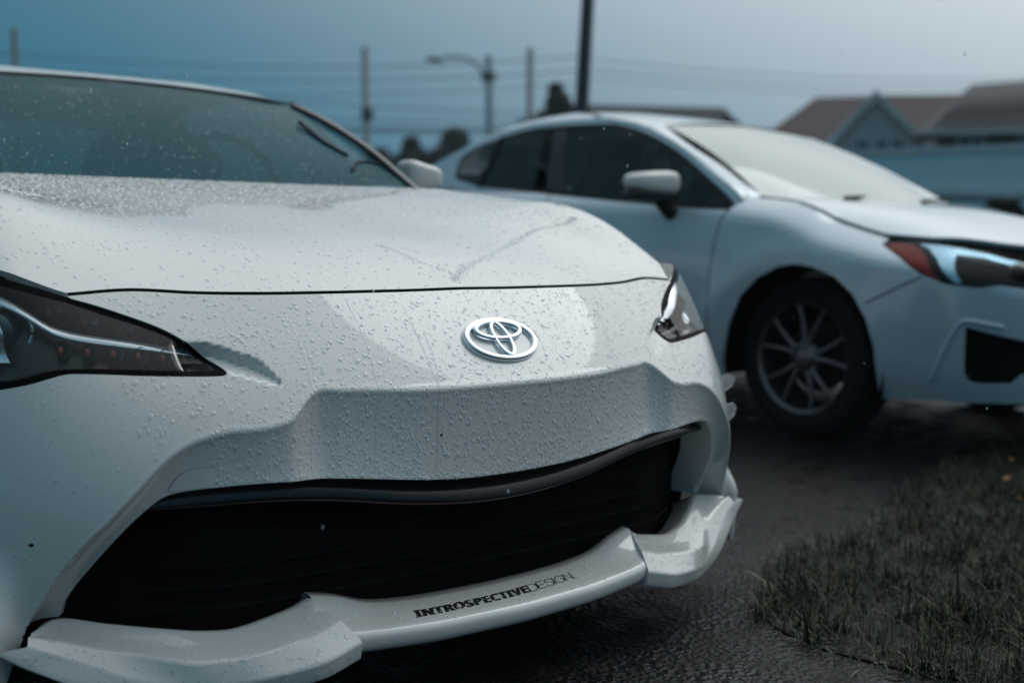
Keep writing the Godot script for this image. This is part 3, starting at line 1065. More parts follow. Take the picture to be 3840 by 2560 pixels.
func lettering(lip: Node3D) -> void:
	# heavy black letters wrapped on the shelf, then thin ones drawn as strokes
	var font := SystemFont.new()
	font.font_names = PackedStringArray(["Droid Sans"])
	font.font_weight = 800
	var tm := TextMesh.new()
	tm.text = "INTROSPECTIVE"
	tm.font = font
	tm.font_size = 64
	tm.depth = 0.0
	tm.pixel_size = 0.01
	tm.curve_step = 1.5
	var a := tm.get_mesh_arrays()
	var v: PackedVector3Array = a[Mesh.ARRAY_VERTEX]
	var idx: PackedInt32Array = a[Mesh.ARRAY_INDEX] if a[Mesh.ARRAY_INDEX] != null else PackedInt32Array(range(v.size()))
	var lo := v[0]
	var hi := v[0]
	for p in v:
		lo = lo.min(p)
		hi = hi.max(p)
	var fn := func(x: float, h: float) -> Vector3:
		# x along the word 0..1 for the heavy word, 1..1.5 for the thin one; h 0 baseline .. 1 cap height
		var X := -.2155 + .2487 * x
		var t := lerpf(lerpf(.745, .640, clampf(x, 0, 1.5)), lerpf(.447, .335, clampf(x, 0, 1.5)), h)
		return lip_top(X + .008 * h, t) + Vector3(0, .0008, .0002)
	var nn := Vector3(0, 1, .18).normalized()
	# heavier strokes: the word twice more, a hair to each side
	var b := Buf.new()
	for sh in [-.006, -.003, 0.0, .003, .006]:
		var at := b.v.size()
		for p in v:
			var h := (p.y - lo.y) / (hi.y - lo.y)
			b.add(fn.call((p.x - lo.x) / (hi.x - lo.x) + sh, h) + Vector3(0, sh * .02, 0), nn)
		for k in range(0, idx.size(), 3): b.tri(at + idx[k], at + idx[k + 1], at + idx[k + 2])
	part("heavy_lettering", b.mesh(), M.ink, lip)
	var strokes := {
		"D": [[0, 0, 0, 1, .45, 1, .75, .85, .85, .5, .75, .15, .45, 0, 0, 0]],
		"E": [[.7, 1, 0, 1, 0, 0, .7, 0], [0, .52, .62, .52]],
		"S": [[.72, .80, .6, .96, .38, 1, .14, .95, .04, .78, .14, .6, .4, .52, .66, .43, .76, .24, .64, .06, .4, 0, .14, .04, .02, .22]],
		"I": [[0, 0, 0, 1]],
		"G": [[.82, .76, .66, .95, .42, 1, .16, .88, .03, .6, .03, .4, .16, .12, .42, 0, .68, .06, .84, .26, .84, .46, .5, .46]],
		"N": [[0, 0, 0, 1, .74, 0, .74, 1]],
		".": [[0, 0, 0, .09]],
	}
	var widths := {"D": .92, "E": .80, "S": .86, "I": .17, "G": .98, "N": .86, ".": .1}
	var total := 0.0
	for c in "DESIGN.": total += widths[c]
	var x0 := 1.012
	b = Buf.new()
	for c in "DESIGN.":
		for line in strokes[c]:
			var path := PackedVector2Array()
			for i in range(0, line.size(), 2): path.append(Vector2(x0 + line[i] * .487 / total, line[i + 1]))
			var fine := PackedVector2Array()
			for i in path.size() - 1:
				for q in 4: fine.append(path[i].lerp(path[i + 1], q / 4.0))
			fine.append(path[path.size() - 1])
			var pts := PackedVector3Array()
			for p in fine: pts.append(fn.call(p.x, p.y))
			tube_into(b, pts, .00105, 4, .3)
		x0 += widths[c] * .487 / total
	part("thin_lettering", b.mesh(), M.ink, lip)

func build_emblem(car: Node3D) -> void:
	var c := Vector2(.0155, .6135)
	var at := on_nose(c.x, c.y)
	var fn := func(x: float, y: float) -> Vector3: return on_nose(x, y)
	var n := fn_normal(fn, c.x, c.y, 1.0)
	var right := Vector3.RIGHT - n * n.x
	right = right.normalized()
	var up := n.cross(right).normalized()
	var em := group_part("emblem", car, at)
	em.basis = Basis(right, up, n)
	var oval := func(cx: float, cy: float, a: float, b: float, lift: float) -> PackedVector3Array:
		var o := PackedVector3Array()
		for i in 56: o.append(Vector3(cx + cos(TAU * i / 56.0) * a, cy + sin(TAU * i / 56.0) * b, lift))
		return o
	var band := func(path: PackedVector3Array, w: Callable, h: float) -> ArrayMesh:
		# a flat-topped chrome band with bevelled shoulders
		var b := Buf.new()
		var m := path.size()
		var mid := Vector3.ZERO
		for p in path: mid += p / m
		for i in m:
			var d := (path[(i + 1) % m] - path[(i - 1 + m) % m]).normalized()
			var side := d.cross(Vector3.BACK).normalized()
			var ww: float = w.call(TAU * i / m)
			for q in [[-1.0, 0.0, -1.0, 0.0], [-.97, .55, -.9, .3], [-.6, .92, -.45, .9], [0.0, 1.05, 0.0, 1.0], [.6, .92, .45, .9], [.97, .55, .9, .3], [1.0, 0.0, 1.0, 0.0]]:
				b.add(path[i] + side * ww * q[0] + Vector3.BACK * h * q[1], (side * q[2] + Vector3.BACK * q[3]).normalized())
		for i in m:
			for q in 6: b.quad(i * 7 + q, ((i + 1) % m) * 7 + q, ((i + 1) % m) * 7 + q + 1, i * 7 + q + 1)
		return b.mesh()
	var A := .0765
	var B := .0445
	part("ring", band.call(oval.call(0, 0, A, B, .001), func(a: float) -> float: return .0052 + .0012 * absf(cos(a)), .0085), M.chrome, em)
	part("upright_oval", band.call(oval.call(0, -.0015, A * .215, B * .86, .002), func(a: float) -> float: return .0036 + .0012 * absf(sin(a)), .0095), M.chrome, em)
	part("level_oval", band.call(oval.call(0, B * .40, A * .66, B * .44, .003), func(a: float) -> float: return .0035 + .0014 * absf(cos(a)), .0100), M.chrome, em)
	var plinth := PackedVector2Array()
	for p in oval.call(0, 0, A + .0085, B + .007, 0): plinth.append(Vector2(p.x, p.y))
	part("plinth", trim(func(x: float, y: float) -> Vector3: return Vector3(x, y, .0022 - .5 * maxf(0.0, x * x * .3)), plinth, .012, 1.0, .006), M.white, em)

func trails(car: Node3D) -> void:
	# thin runnels of water, and drops strung out to draw a dark reflection on the hood
	var b := Buf.new()
	for t in [
		[-.372, .66, -.377, .608, -.387, .562, -.393, .521, -.390, .50, -.396, .472, -.399, .428],
		[-.255, .70, -.26, .617, -.274, .574, -.282, .523, -.285, .469, -.291, .413],
		[-.15, .68, -.158, .609, -.165, .568, -.169, .515, -.17, .46, -.175, .405],
		[.35, .69, .312, .631, .287, .58, .294, .547, .304, .503, .293, .48, .295, .457],
		[.53, .69, .485, .64, .403, .57, .394, .54, .415, .486, .405, .419],
		[.515, .585, .5, .559, .49, .531, .484, .511, .509, .483, .495, .47, .499, .45],
		[-.14, .63, -.145, .591, -.169, .546, -.167, .476, -.175, .399]]:
		var line := PackedVector3Array()
		var p2 := smooth2(pts2(t), false, 2)
		for i in p2.size() - 1:
			for q in 3:
				var p := p2[i].lerp(p2[i + 1], q / 3.0)
				line.append(on_nose(p.x + rng.randf_range(-.0006, .0006), p.y, -.0002))
		var rad := []
		for i in line.size(): rad.append(rng.randf_range(.0007, .0014))
		tube_into(b, line, rad, 5, .5, Vector3.BACK)
	var o := part("water_trail", b.mesh(), M.water, car)
	tag(o, "", "", "", "stuff")
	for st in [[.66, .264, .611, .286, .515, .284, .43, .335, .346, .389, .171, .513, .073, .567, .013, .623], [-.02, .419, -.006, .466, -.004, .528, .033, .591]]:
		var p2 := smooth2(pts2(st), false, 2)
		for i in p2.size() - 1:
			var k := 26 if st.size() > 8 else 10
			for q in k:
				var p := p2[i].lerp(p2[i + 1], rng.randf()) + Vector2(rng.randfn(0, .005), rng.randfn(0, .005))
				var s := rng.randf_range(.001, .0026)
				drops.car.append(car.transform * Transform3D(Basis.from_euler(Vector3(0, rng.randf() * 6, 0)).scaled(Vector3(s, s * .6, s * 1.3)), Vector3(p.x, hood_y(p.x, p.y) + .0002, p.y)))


# ------------------------------------------------------------------ the silver sedan: its surfaces, in its own axes
const Z_D := [-3.7, -3.4, -2.9, -2.2, .2, .45, .6, .75, .86, .93, .98]

func sedan_top(z: float) -> float:
	return sp([-.4, -.08, .01, .09, .245, .342, .6, .8, .95], [.95, .928, .90, .868, .828, .806, .772, .735, .66], z)

func sedan_half(y: float, z: float) -> float:
	var b := sp([.12, .2, .3, .45, .6, .72, .80, 1.0], [.79, .815, .85, .872, .88, .876, .866, .835], y)
	b -= sp(Z_D, [.5, .22, .07, .0, 0, .02, .055, .13, .25, .40, .60], z)
	for zc in [0.0, -2.67]:
		b += 0.012 * exp(-pow((Vector2(z - zc, y - .32).length() - .40) / .06, 2.0))
	var w := sst(-.55, -.1, z)
	b -= w * .15 * pow(clampf((y - (sedan_top(z) - .11)) / .11, 0, 1.3), 2.0)
	b -= (1.0 - w) * .06 * pow(clampf((y - .86) / .09, 0, 2), 2.0)
	return b

func cabin_half(y: float, z: float) -> float:
	return sp([.88, .95, 1.1, 1.25, 1.36, 1.42], [.80, .775, .71, .64, .56, .42], y) - .06 * maxf(0.0, -z - 2.1)

func sedan_hood(x: float, z: float) -> float:
	var c := sp([-.45, -.19, .13, .35, .6, .8, .92], [.968, .952, .918, .878, .82, .765, .71], z)
	return c - (c - sedan_top(z)) * pow(absf(x) / .72, 5.0)

func flatten(p: Array, s: float) -> PackedVector2Array:
	return pts2(p)

func build_sedan() -> void:
	var car := thing("silver_sedan", "pale silver sedan with fogged windshield and ten-spoke wheel, parked beside the white coupe", "car")
	var pivot := Transform3D(Basis(), Vector3(-.78, 0, 0))
	car.transform = Transform3D(Basis(Vector3.UP, -0.02980), Vector3(3.4207, -0.1182, -0.4862)) * pivot * Transform3D(Basis(Vector3.BACK, -.044), Vector3.ZERO) * pivot.inverse()
	for s in [-1.0, 1.0]:
		var fs := func(z: float, y: float) -> Vector3: return Vector3(s * sedan_half(y, z), y, z)
		var fo := func(d: float) -> Callable: return func(z: float, y: float) -> Vector3: return Vector3(s * (sedan_half(y, z) + d), y, z)
		var arch := [.396, .21, .396, .304, .389, .403, .355, .504, .299, .589, .215, .652, .118, .683, .033, .69, -.047, .675, -.147, .625, -.228, .546, -.287, .427, -.326, .277, -.335, .19]
		var rear_arch := [-2.29, .19, -2.285, .304, -2.292, .403, -2.32, .504, -2.38, .589, -2.46, .652, -2.56, .683, -2.64, .69, -2.72, .675, -2.82, .625, -2.90, .546, -2.96, .427, -2.99, .277, -3.0, .22]
		var o := [-.345, .892, -.30, .945, -.2, .940, -.08, .928, .01, .90, .09, .868, .17, .845, .245, .828, .336, .80, .336, .779, .441, .735, .548, .678, .63, .648, .734, .639, .782, .651, .836, .643, .93, .60, .945, .47, .846, .461, .701, .503, .697, .334, .708, .305, .735, .297, .82, .303, .846, .339, .94, .34, .93, .235, .841, .234, .755, .231, .583, .221]
		o.append_array(arch)
		o.append_array(rear_arch)
		o.append_array([-3.4, .26, -3.5, .5, -3.5, .8, -3.3, .97, -2.9, 1.0, -2.417, .998, -1.366, .937, -1.061, .92, -.569, .893])
		part("body_side", trim(fs, pts2(o), .025, -s, .012), M.silver, car)
		part("wheel_arch_liner", grid_mesh([arc_row(s * .85, .39, 0.03), arc_row(s * .55, .39, 0.03)], s > 0), M.deep_black, car)
		var near := "front_door_seam"
		for q in [["door_seam", [-.340, .90, -.351, .886, -.367, .832, -.378, .725, -.392, .59, -.392, .45, -.37, .25]], ["door_seam", [-1.50, .94, -1.49, .8, -1.47, .6, -1.46, .25]], ["bumper_seam", [.553, .671, .45, .618, .352, .563]], ["recess_edge", [.588, .298, .619, .378, .663, .483, .684, .517, .704, .525, .80, .505]]]:
			var line := PackedVector3Array()
			for p in smooth2(pts2(q[1]), false, 2): line.append(fo.call(-.0015).call(p.x, p.y))
			part(q[0], tube(line, .0042 if q[0] != "recess_edge" else .010, 6), M.seam if q[0] != "recess_edge" else M.silver, car)
		part("fog_recess", trim(fo.call(-.05), pts2([.68, .52, .95, .48, .95, .28, .68, .28]), .04, -s), M.deep_black, car)
		# headlight: amber reflector, chrome blade, dark projector under a clear lens
		var hl := group_part("headlight", car)
		part("housing", trim(fo.call(-.06), pts2([.33, .80, .43, .80, .54, .793, .70, .768, .82, .735, .86, .64, .782, .645, .734, .635, .63, .642, .548, .672, .441, .73]), .03, -s), M.deep_black, hl)
		part("amber_reflector", trim(fo.call(-.012), pts2([.346, .777, .369, .785, .422, .782, .475, .765, .529, .736, .565, .70, .601, .662, .547, .684, .444, .737]), .02, -s, .03), M.amber, hl)
		part("chrome_blade", trim(fo.call(-.016), pts2([.445, .785, .52, .781, .60, .770, .69, .754, .80, .725, .83, .705, .80, .712, .69, .743, .60, .752, .63, .71, .675, .655, .655, .652, .60, .70, .56, .735, .50, .768]), .02, -s, .02), M.blade, hl)
		part("projector", shell(Vector3(s * .62, .69, .80), Vector3(.05, .04, .05), 1.0), M.gloss_black, hl)
		part("lens", trim(fo.call(.001), pts2([.336, .779, .355, .792, .421, .795, .535, .787, .688, .762, .789, .732, .836, .70, .836, .643, .782, .651, .734, .639, .63, .648, .548, .678, .441, .735]), .02, -s), M.lens_far, hl)
		# cabin side: frame round the windows, then the panes
		var dlo := smooth2(pts2([-2.469, 1.129, -2.376, 1.185, -2.196, 1.235, -1.938, 1.284, -1.675, 1.295, -1.304, 1.291, -1.246, 1.281, -1.084, 1.249, -.913, 1.193, -.746, 1.121, -.577, 1.033, -.42, .95, -.345, .892, -.569, .893, -1.061, .92, -1.366, .937, -2.417, .998]), true, 1)
		var cab := pts2([-.335, .878, -.36, .955, -.56, 1.055, -.74, 1.145, -.91, 1.217, -1.04, 1.262, -1.15, 1.29, -1.35, 1.322, -1.62, 1.326, -1.9, 1.315, -2.2, 1.27, -2.45, 1.205, -2.75, 1.10, -3.0, .99, -2.45, .975, -1.37, .918, -1.06, .90, -.57, .874])
		var fg := func(z: float, y: float) -> Vector3: return Vector3(s * cabin_half(y, z), y, z)
		var fgo := func(d: float) -> Callable: return func(z: float, y: float) -> Vector3: return Vector3(s * (cabin_half(y, z) + d), y, z)
		part("window_frame", ring_strip(fg, cab, dlo, .03, -s, 4), M.silver, car)
		part("window_seal", ring_strip(fgo.call(.002), dlo, shrink(dlo, .022), .03, -s, 2), M.matt_black, car)
		for seg in [[-2.5, -2.16], [-2.14, -1.66], [-1.53, -.80], [-.775, -.3]]:
			var clip := PackedVector2Array([Vector2(seg[0], .8), Vector2(seg[1], .8), Vector2(seg[1] - (.17 if seg[1] < -1.0 and seg[1] > -2 else -.06), 1.4), Vector2(seg[0] - (.17 if seg[0] > -2 and seg[0] < -1.0 else -.06 if seg[0] > -1 else 0.0), 1.4)])
			for piece in Geometry2D.intersect_polygons(shrink(dlo, .012), clip):
				if piece.size() > 2: part("side_window", trim(fgo.call(-.004), piece, .05, -s), M.dark_glass, car)
		part("door_pillar", trim(fgo.call(.001), pts2([-1.735, 1.288, -1.63, 1.290, -1.455, .932, -1.60, .945]), .04, -s, .01), M.gloss_black, car)
		part("window_divider", tube(PackedVector3Array([fg.call(-.79, 1.12), fg.call(-.71, .9)]), .014, 6), M.matt_black, car)
		part("window_divider", tube(PackedVector3Array([fg.call(-2.12, 1.25), fg.call(-2.17, .98)]), .014, 6), M.matt_black, car)
		# pillar between windshield and side
		var inn := through(pts3([s * .66, .955, -.345, s * .66, 1.017, -.46, s * .64, 1.094, -.61, s * .60, 1.173, -.80, s * .54, 1.283, -1.05]), 24)
		var out := PackedVector3Array()
		for p in through(pts3([-.34, .90, 0, -.36, .955, 0, -.56, 1.055, 0, -.74, 1.145, 0, -.91, 1.217, 0, -1.10, 1.276, 0]), 24): out.append(fg.call(p.x, p.y))
		var mid := PackedVector3Array()
		for i in inn.size(): mid.append((inn[i] + out[i]) * .5 + Vector3(s * .004, .005, .004))
		part("pillar", grid_mesh([inn, mid, out], s > 0), M.silver, car)
		wheel(car, Vector3(s * .78, .315, 0.0), s, .320, .222)
		wheel(car, Vector3(s * .78, .315, -2.67), s, .320, .222)
		# mirror
		var c := Vector3(s * 1.0, .992, -.655) if s < 0 else Vector3(.96, .955, -.80)
		var mir := part("door_mirror", shell(c + Vector3(0, .008, 0), Vector3(.122, .046, .06), .6, func(p: Vector3) -> Vector3: return Vector3(p.x, p.y * (1.0 - .22 * p.x * s), p.z - .35 * p.x * s)), M.white, car)
		part("mirror_base", shell(c + Vector3(0, -.046, -.002), Vector3(.118, .030, .060), .6, func(p: Vector3) -> Vector3: return Vector3(p.x, p.y, p.z - .35 * p.x * s)), M.gloss_black, mir)
		part("stalk", tube(PackedVector3Array([c + Vector3(-s * .05, -.06, .01), c + Vector3(-s * .10, -.115, .02), c + Vector3(-s * .17, -.13, .03)]), [.040, .036, .03], 8), M.matt_black, mir)
	part("hood", trim(func(x: float, z: float) -> Vector3: return Vector3(x, sedan_hood(x, z), z), pts2([-.717, -.10, -.713, .1, -.713, .3, -.66, .48, -.5, .68, -.25, .82, 0, .86, .25, .82, .5, .68, .66, .48, .713, .3, .713, .1, .717, -.10, .66, -.33, .4, -.22, 0, -.18, -.4, -.22, -.66, -.33]), .04, -1.0, .012), M.silver, car)
	var hs := []
	for s in [-1.0, 1.0]:
		var line := PackedVector3Array()
		for z in [-.28, -.1, .0, .1, .2, .3, .345]: line.append(Vector3(s * .722, sedan_top(z) + .001, z))
		part("hood_seam", tube(smooth3(line, 1), .0045, 6), M.seam, car)
		part("cowl_side", trim(func(x: float, z: float) -> Vector3: return Vector3(x, sedan_hood(minf(absf(x), .74), z) - .012, z), pts2([s * .64, -.30, s * .66, -.40, s * .76, -.34, s * .76, -.2, s * .72, -.05, s * .70, -.12]), .04, -1.0), M.silver, car)
	var base := pts3([-.66, .955, -.345, -.45, .948, -.24, 0, .945, -.17, .45, .948, -.24, .66, .955, -.345])
	var head := pts3([-.54, 1.283, -1.05, -.3, 1.296, -1.02, 0, 1.304, -1.01, .3, 1.296, -1.02, .54, 1.283, -1.05])
	var ws := part("windshield", patch(base, head, Vector3(0, .02, .02), 24, 14), M.fogged, car)
	for x in [-.30, .28]:
		part("wiper", tube(PackedVector3Array([Vector3(x, .958, -.19), Vector3(x + .14, .966, -.215), Vector3(x + .30, .966, -.245)]), .008, 6), M.matt_black, ws)
	var rr := []
	for v in [[-1.05, 1.308, 1.265], [-1.15, 1.328, 1.29], [-1.35, 1.358, 1.322], [-1.62, 1.388, 1.326], [-1.9, 1.405, 1.315], [-2.2, 1.39, 1.27], [-2.45, 1.335, 1.205], [-2.75, 1.22, 1.10], [-3.0, 1.08, .99]]:
		var xr := cabin_half(v[2], v[0])
		var row := PackedVector3Array()
		for i in 31:
			var t := lerpf(-1, 1, i / 30.0)
			row.append(Vector3(t * xr, v[2] + (v[1] - v[2]) * (1.0 - pow(absf(t), 2.6)), v[0] + (.04 * (1.0 - t * t) if v[0] > -1.1 else 0.0)))
		rr.append(row)
	part("roof", grid_mesh(rr), M.silver, car)
	part("boot_lid", box(Vector3(0, .985, -3.25), Vector3(1.45, .05, .55)), M.silver, car)
	part("rear_bumper", box(Vector3(0, .6, -3.50), Vector3(1.3, .7, .06)), M.silver, car)
	var fl := PackedVector3Array()
	var fh := PackedVector3Array()
	for i in 15:
		var t := lerpf(-1, 1, i / 14.0)
		fl.append(Vector3(t * .45, .22, .93 + .05 * (1.0 - t * t)))
		fh.append(Vector3(t * .45, .69, .90 + .05 * (1.0 - t * t)))
	part("front_panel", grid_mesh([fl, fh], true), M.silver, car)
	part("underbody", box(Vector3(0, .34, -1.35), Vector3(1.06, .28, 4.2)), M.deep_black, car)
	part("dashboard", box(Vector3(0, .84, -.62), Vector3(1.4, .16, .45)), M.seat, car)
	for x in [-.37, .37]:
		for z in [-1.45, -2.35]:
			var seat := part("seat", shell(Vector3(x, .78, z), Vector3(.25, .34, .11), .5), M.seat, car)
			part("headrest", shell(Vector3(x, 1.14, z - .05), Vector3(.13, .09, .05), .5), M.seat, seat)

func shrink(p: PackedVector2Array, d: float) -> PackedVector2Array:
	var o := Geometry2D.offset_polygon(p, -d)
	return o[0] if o.size() else p


# ------------------------------------------------------------------ the ground
func ground_y(x: float, z: float) -> float:
	var a := clampf(x, -5.0, 6.0)
	return -.0447 * a + .0195 * clampf(z, -6.0, 6.0) * (1.0 - sst(1.0, 2.3, x))

func sheet(xs: Array, zs: Array, lift: float) -> ArrayMesh:
	var rows := []
	for z in zs:
		var row := PackedVector3Array()
		for x in xs: row.append(Vector3(x, ground_y(x, z) + lift, z))
		rows.append(row)
	return grid_mesh(rows, true)

func build_ground() -> void:
	var xs := []
	var zs := []
	for x in [-140, -100, -60, -25, -12, -8, -6, -5, -4, -2, 0, 1, 1.3, 1.6, 1.9, 2.2, 2.5, 3, 4, 5, 6, 8, 12, 25, 60, 100, 140]:
		xs.append(float(x))
		zs.append(float(x))
	var g := part("ground", sheet(xs, zs, -.004), M.field)
	tag(g, "", "", "", "structure")
	var fn := func(x: float, z: float) -> Vector3: return Vector3(x, ground_y(x, z), z)
	var fn2 := func(x: float, z: float) -> Vector3: return Vector3(x, ground_y(x, z) + .004, z)
	var drive := part("driveway", trim(fn, pts2([-7, -9, 7.5, -9, 7.5, 8, -7, 8]), .25, -1.0), M.asphalt)
	tag(drive, "", "", "", "structure")
	var lawn := smooth2(pts2([3.46, .0, 2.24, .29, 1.52, .59, 1.10, .62, .76, .745, .61, .93, .59, 1.10, .62, 1.275, .70, 1.43, .95, 1.75, 1.5, 2.3, 3.0, 3.4, 7.0, 4.0, 7.0, -.1, 5.0, -.1]), true, 2)
	var soil := part("lawn", trim(fn2, lawn, .12, -1.0), M.soil)
	tag(soil, "", "", "", "structure")
	# blades of grass
	var kinds := []
	for k in 3:
		var b := Buf.new()
		var bend: float = [.25, .6, 1.0][k]
		var w := .0026
		for i in 4:
			var t := i / 3.0
			var p := Vector3(0, t * (1.0 - .25 * bend * t), bend * .55 * t * t)
			var nn := Vector3(0, bend * t, -1).normalized()
			b.add(p + Vector3(-w / .08 * (1.0 - t * .95), 0, 0), nn)
			b.add(p + Vector3(w / .08 * (1.0 - t * .95), 0, 0), nn)
		for i in 3: b.quad(i * 2, i * 2 + 1, i * 2 + 3, i * 2 + 2)
		kinds.append(b.mesh())
	var spots := [[], [], []]
	var cam := Vector2(-1.387, 2.446)
	var tufts := FastNoiseLite.new()
	tufts.seed = 9
	tufts.frequency = 1.7
	var made := 0
	while made < 150000:
		var p := Vector2(rng.randf_range(.45, 4.6), rng.randf_range(-.15, 2.9))
		if not Geometry2D.is_point_in_polygon(p + Vector2(rng.randfn(0, .035), rng.randfn(0, .035)), lawn): continue
		var d := p.distance_to(cam)
		if rng.randf() > clampf(3.2 / d, .3, 1.0): continue
		var tn := tufts.get_noise_2d(p.x * 2.2, p.y * 2.2)
		var fine := tufts.get_noise_2d(p.x * 9.0 + 7.0, p.y * 9.0)
		if rng.randf() > .75 + fine * .6 + tn * .4: continue
		made += 1
		var len := rng.randf_range(.020, .058) * (1.0 + .9 * tn + .5 * fine)
		if rng.randf() < .03: len *= 1.7
		var q := Basis(Vector3.UP, rng.randf() * TAU) * Basis(Vector3.RIGHT, rng.randf_range(-.2, 1.45))
		var dry := rng.randf() + .55 * tufts.get_noise_2d(p.x * 3.0 + 40.0, p.y * 3.0)
		var c := Color(.008, .016, .004).lerp(Color(.024, .036, .007), pow(rng.randf(), 1.5))
		if dry > 1.10: c = Color(.10, .085, .04)
		elif dry > .84: c = Color(.035, .022, .007)
		elif rng.randf() < .02: c = Color(.10, .14, .05)
		spots[rng.randi() % 3].append([Transform3D(q.scaled(Vector3(len, len, len)), Vector3(p.x, ground_y(p.x, p.y) + .004, p.y)), c])
	for k in 3:
		var mm := MultiMesh.new()
		mm.transform_format = MultiMesh.TRANSFORM_3D
		mm.use_colors = true
		mm.mesh = kinds[k]
		mm.instance_count = spots[k].size()
		for i in spots[k].size():
			mm.set_instance_transform(i, spots[k][i][0])
			mm.set_instance_color(i, spots[k][i][1])
		var o := MultiMeshInstance3D.new()
		o.multimesh = mm
		o.material_override = M.grass
		o.name = numbered("grass")
		add_child(o, true)
		tag(o, ["short upright blades of wet dark grass by the driveway", "bent blades of wet dark grass by the driveway", "drooping blades of wet dark grass by the driveway"][k], "grass", "", "stuff")
	# clover heads and fallen leaves
	var fb := Buf.new()
	for i in 70:
		var p := Vector2(rng.randf_range(1.2, 3.4), rng.randf_range(.15, 1.7))
		if not Geometry2D.is_point_in_polygon(p, lawn): continue
		var c := Vector3(p.x, ground_y(p.x, p.y) + rng.randf_range(.045, .08), p.y)
		for k in 9:
			var d := Vector3(rng.randfn(), absf(rng.randfn()), rng.randfn()).normalized()
			tube_into(fb, PackedVector3Array([c, c + d * .008]), [.0015, .0006], 4)
	var fl := part("clover_flower", fb.mesh(), mat(lin(.22, .17, .15), .8))
	tag(fl, "small pale clover heads scattered through the grass", "flowers", "", "stuff")
	var lb := Buf.new()
	var rows := []
	for j in 5:
		var row := PackedVector3Array()
		for i in 5:
			var u := i / 4.0 - .5
			var v := j / 4.0
			row.append(Vector3(u * .026 * sin(PI * clampf(v, .04, .97)), .004 * absf(u) * 4.0 + .006 * sin(v * 3.0), (v - .5) * .04))
		rows.append(row)
	var leaf := grid_mesh(rows, true)
	for q in [[1.62, 1.05], [2.30, .55], [2.62, .40], [2.05, .72], [2.45, .62], [2.85, .45], [1.25, 1.30], [1.9, 1.25]]:
		var o := part("fallen_leaf", leaf, mat(lin(.20, .085, .015), .6))
		o.position = Vector3(q[0], ground_y(q[0], q[1]) + .055, q[1])
		o.rotation = Vector3(rng.randf_range(-.4, .4), rng.randf() * 6.0, rng.randf_range(-.4, .4))
		tag(o, "small orange-yellow fallen leaf lying in the dark grass", "leaf", "fallen leaves in the grass")


# ------------------------------------------------------------------ what stands in the distance
func tree(called: String, label: String, base: Vector3, blobs: Array, leaves: int, leaf: float, dark: Color, pale: Color, trunk_h: float) -> void:
	var t := thing(called, label, "tree", base, 0.0, "trees behind the parked cars")
	var b := Buf.new()
	var cols := PackedColorArray()
	for i in leaves:
		var q: Array = blobs[rng.randi() % blobs.size()]
		var d := Vector3(rng.randfn(), rng.randfn(), rng.randfn()).normalized() * pow(rng.randf(), .45)
		var p := Vector3(q[0], q[1], q[2]) + d * Vector3(q[3], q[4], q[3])
		var n := (d + Vector3(rng.randfn(), rng.randfn(), rng.randfn()) * .6).normalized()
		var x := n.cross(Vector3.UP if absf(n.y) < .9 else Vector3.RIGHT).normalized() * leaf * rng.randf_range(.6, 1.3)
		var y := n.cross(x).normalized() * leaf * rng.randf_range(.5, 1.0)
		var k := b.v.size()
		b.add(p - x, n)
		b.add(p + y * .6, n)
		b.add(p + x, n)
		b.add(p - y * .6, n)
		b.quad(k, k + 1, k + 2, k + 3)
		var c := dark.lerp(pale, rng.randf())
		for z in 4: cols.append(c)
	var m := ArrayMesh.new()
	var a := []
	a.resize(Mesh.ARRAY_MAX)
	a[Mesh.ARRAY_VERTEX] = b.v
	a[Mesh.ARRAY_NORMAL] = b.n
	a[Mesh.ARRAY_COLOR] = cols
	a[Mesh.ARRAY_INDEX] = b.idx
	m.add_surface_from_arrays(Mesh.PRIMITIVE_TRIANGLES, a)
	part("crown", m, M.leaf, t)
	var tb := Buf.new()
	tube_into(tb, PackedVector3Array([Vector3.ZERO, Vector3(.05, trunk_h * .5, 0), Vector3(0, trunk_h, .05)]), [.18, .14, .06], 8)
	for q in blobs:
		tube_into(tb, PackedVector3Array([Vector3(0, trunk_h * .6, 0), Vector3(q[0], q[1], q[2])]), [.08, .03], 6)
	part("trunk", tb.mesh(), M.bark, t)

func roof_mesh(x0: float, x1: float, d: float, eave: float, ridge: float, hip0: float, hip1: float, over := .4) -> ArrayMesh:
	# a pitched roof with its ridge along x; hip0 and hip1 are how far the ridge stops short of the ends
	var b := Buf.new()
	var z := d / 2 + over
	var drop := (ridge - eave) / (d / 2) * over
	var e := eave - drop
	var A := [Vector3(x0 - over, e, z), Vector3(x1 + over, e, z), Vector3(x1 + over, e, -z), Vector3(x0 - over, e, -z)]
	var R := [Vector3(x0 - over + hip0, ridge, 0), Vector3(x1 + over - hip1, ridge, 0)]
	for f in [[A[0], A[1], R[1], R[0]], [A[2], A[3], R[0], R[1]], [A[1], A[2], R[1], R[1]], [A[3], A[0], R[0], R[0]], [A[3], A[2], A[1], A[0]]]:
		var n: Vector3 = (f[1] - f[0]).cross(f[2] - f[0]).normalized()
		var t := Vector3(0, .12, 0)
		if n.y < -.5: t = Vector3(0, -.0, 0)
		var i := []
		for p in f: i.append(b.add(p + t, n))
		b.tri(i[0], i[1], i[2])
		if f[2] != f[3]: b.tri(i[0], i[2], i[3])
	for k in 4:
		var p: Vector3 = A[k]
		var q: Vector3 = A[(k + 1) % 4]
		var n := (q - p).cross(Vector3.UP).normalized()
		b.quad(b.add(p, n), b.add(q, n), b.add(q + Vector3(0, .12, 0), n), b.add(p + Vector3(0, .12, 0), n))
	return b.mesh()

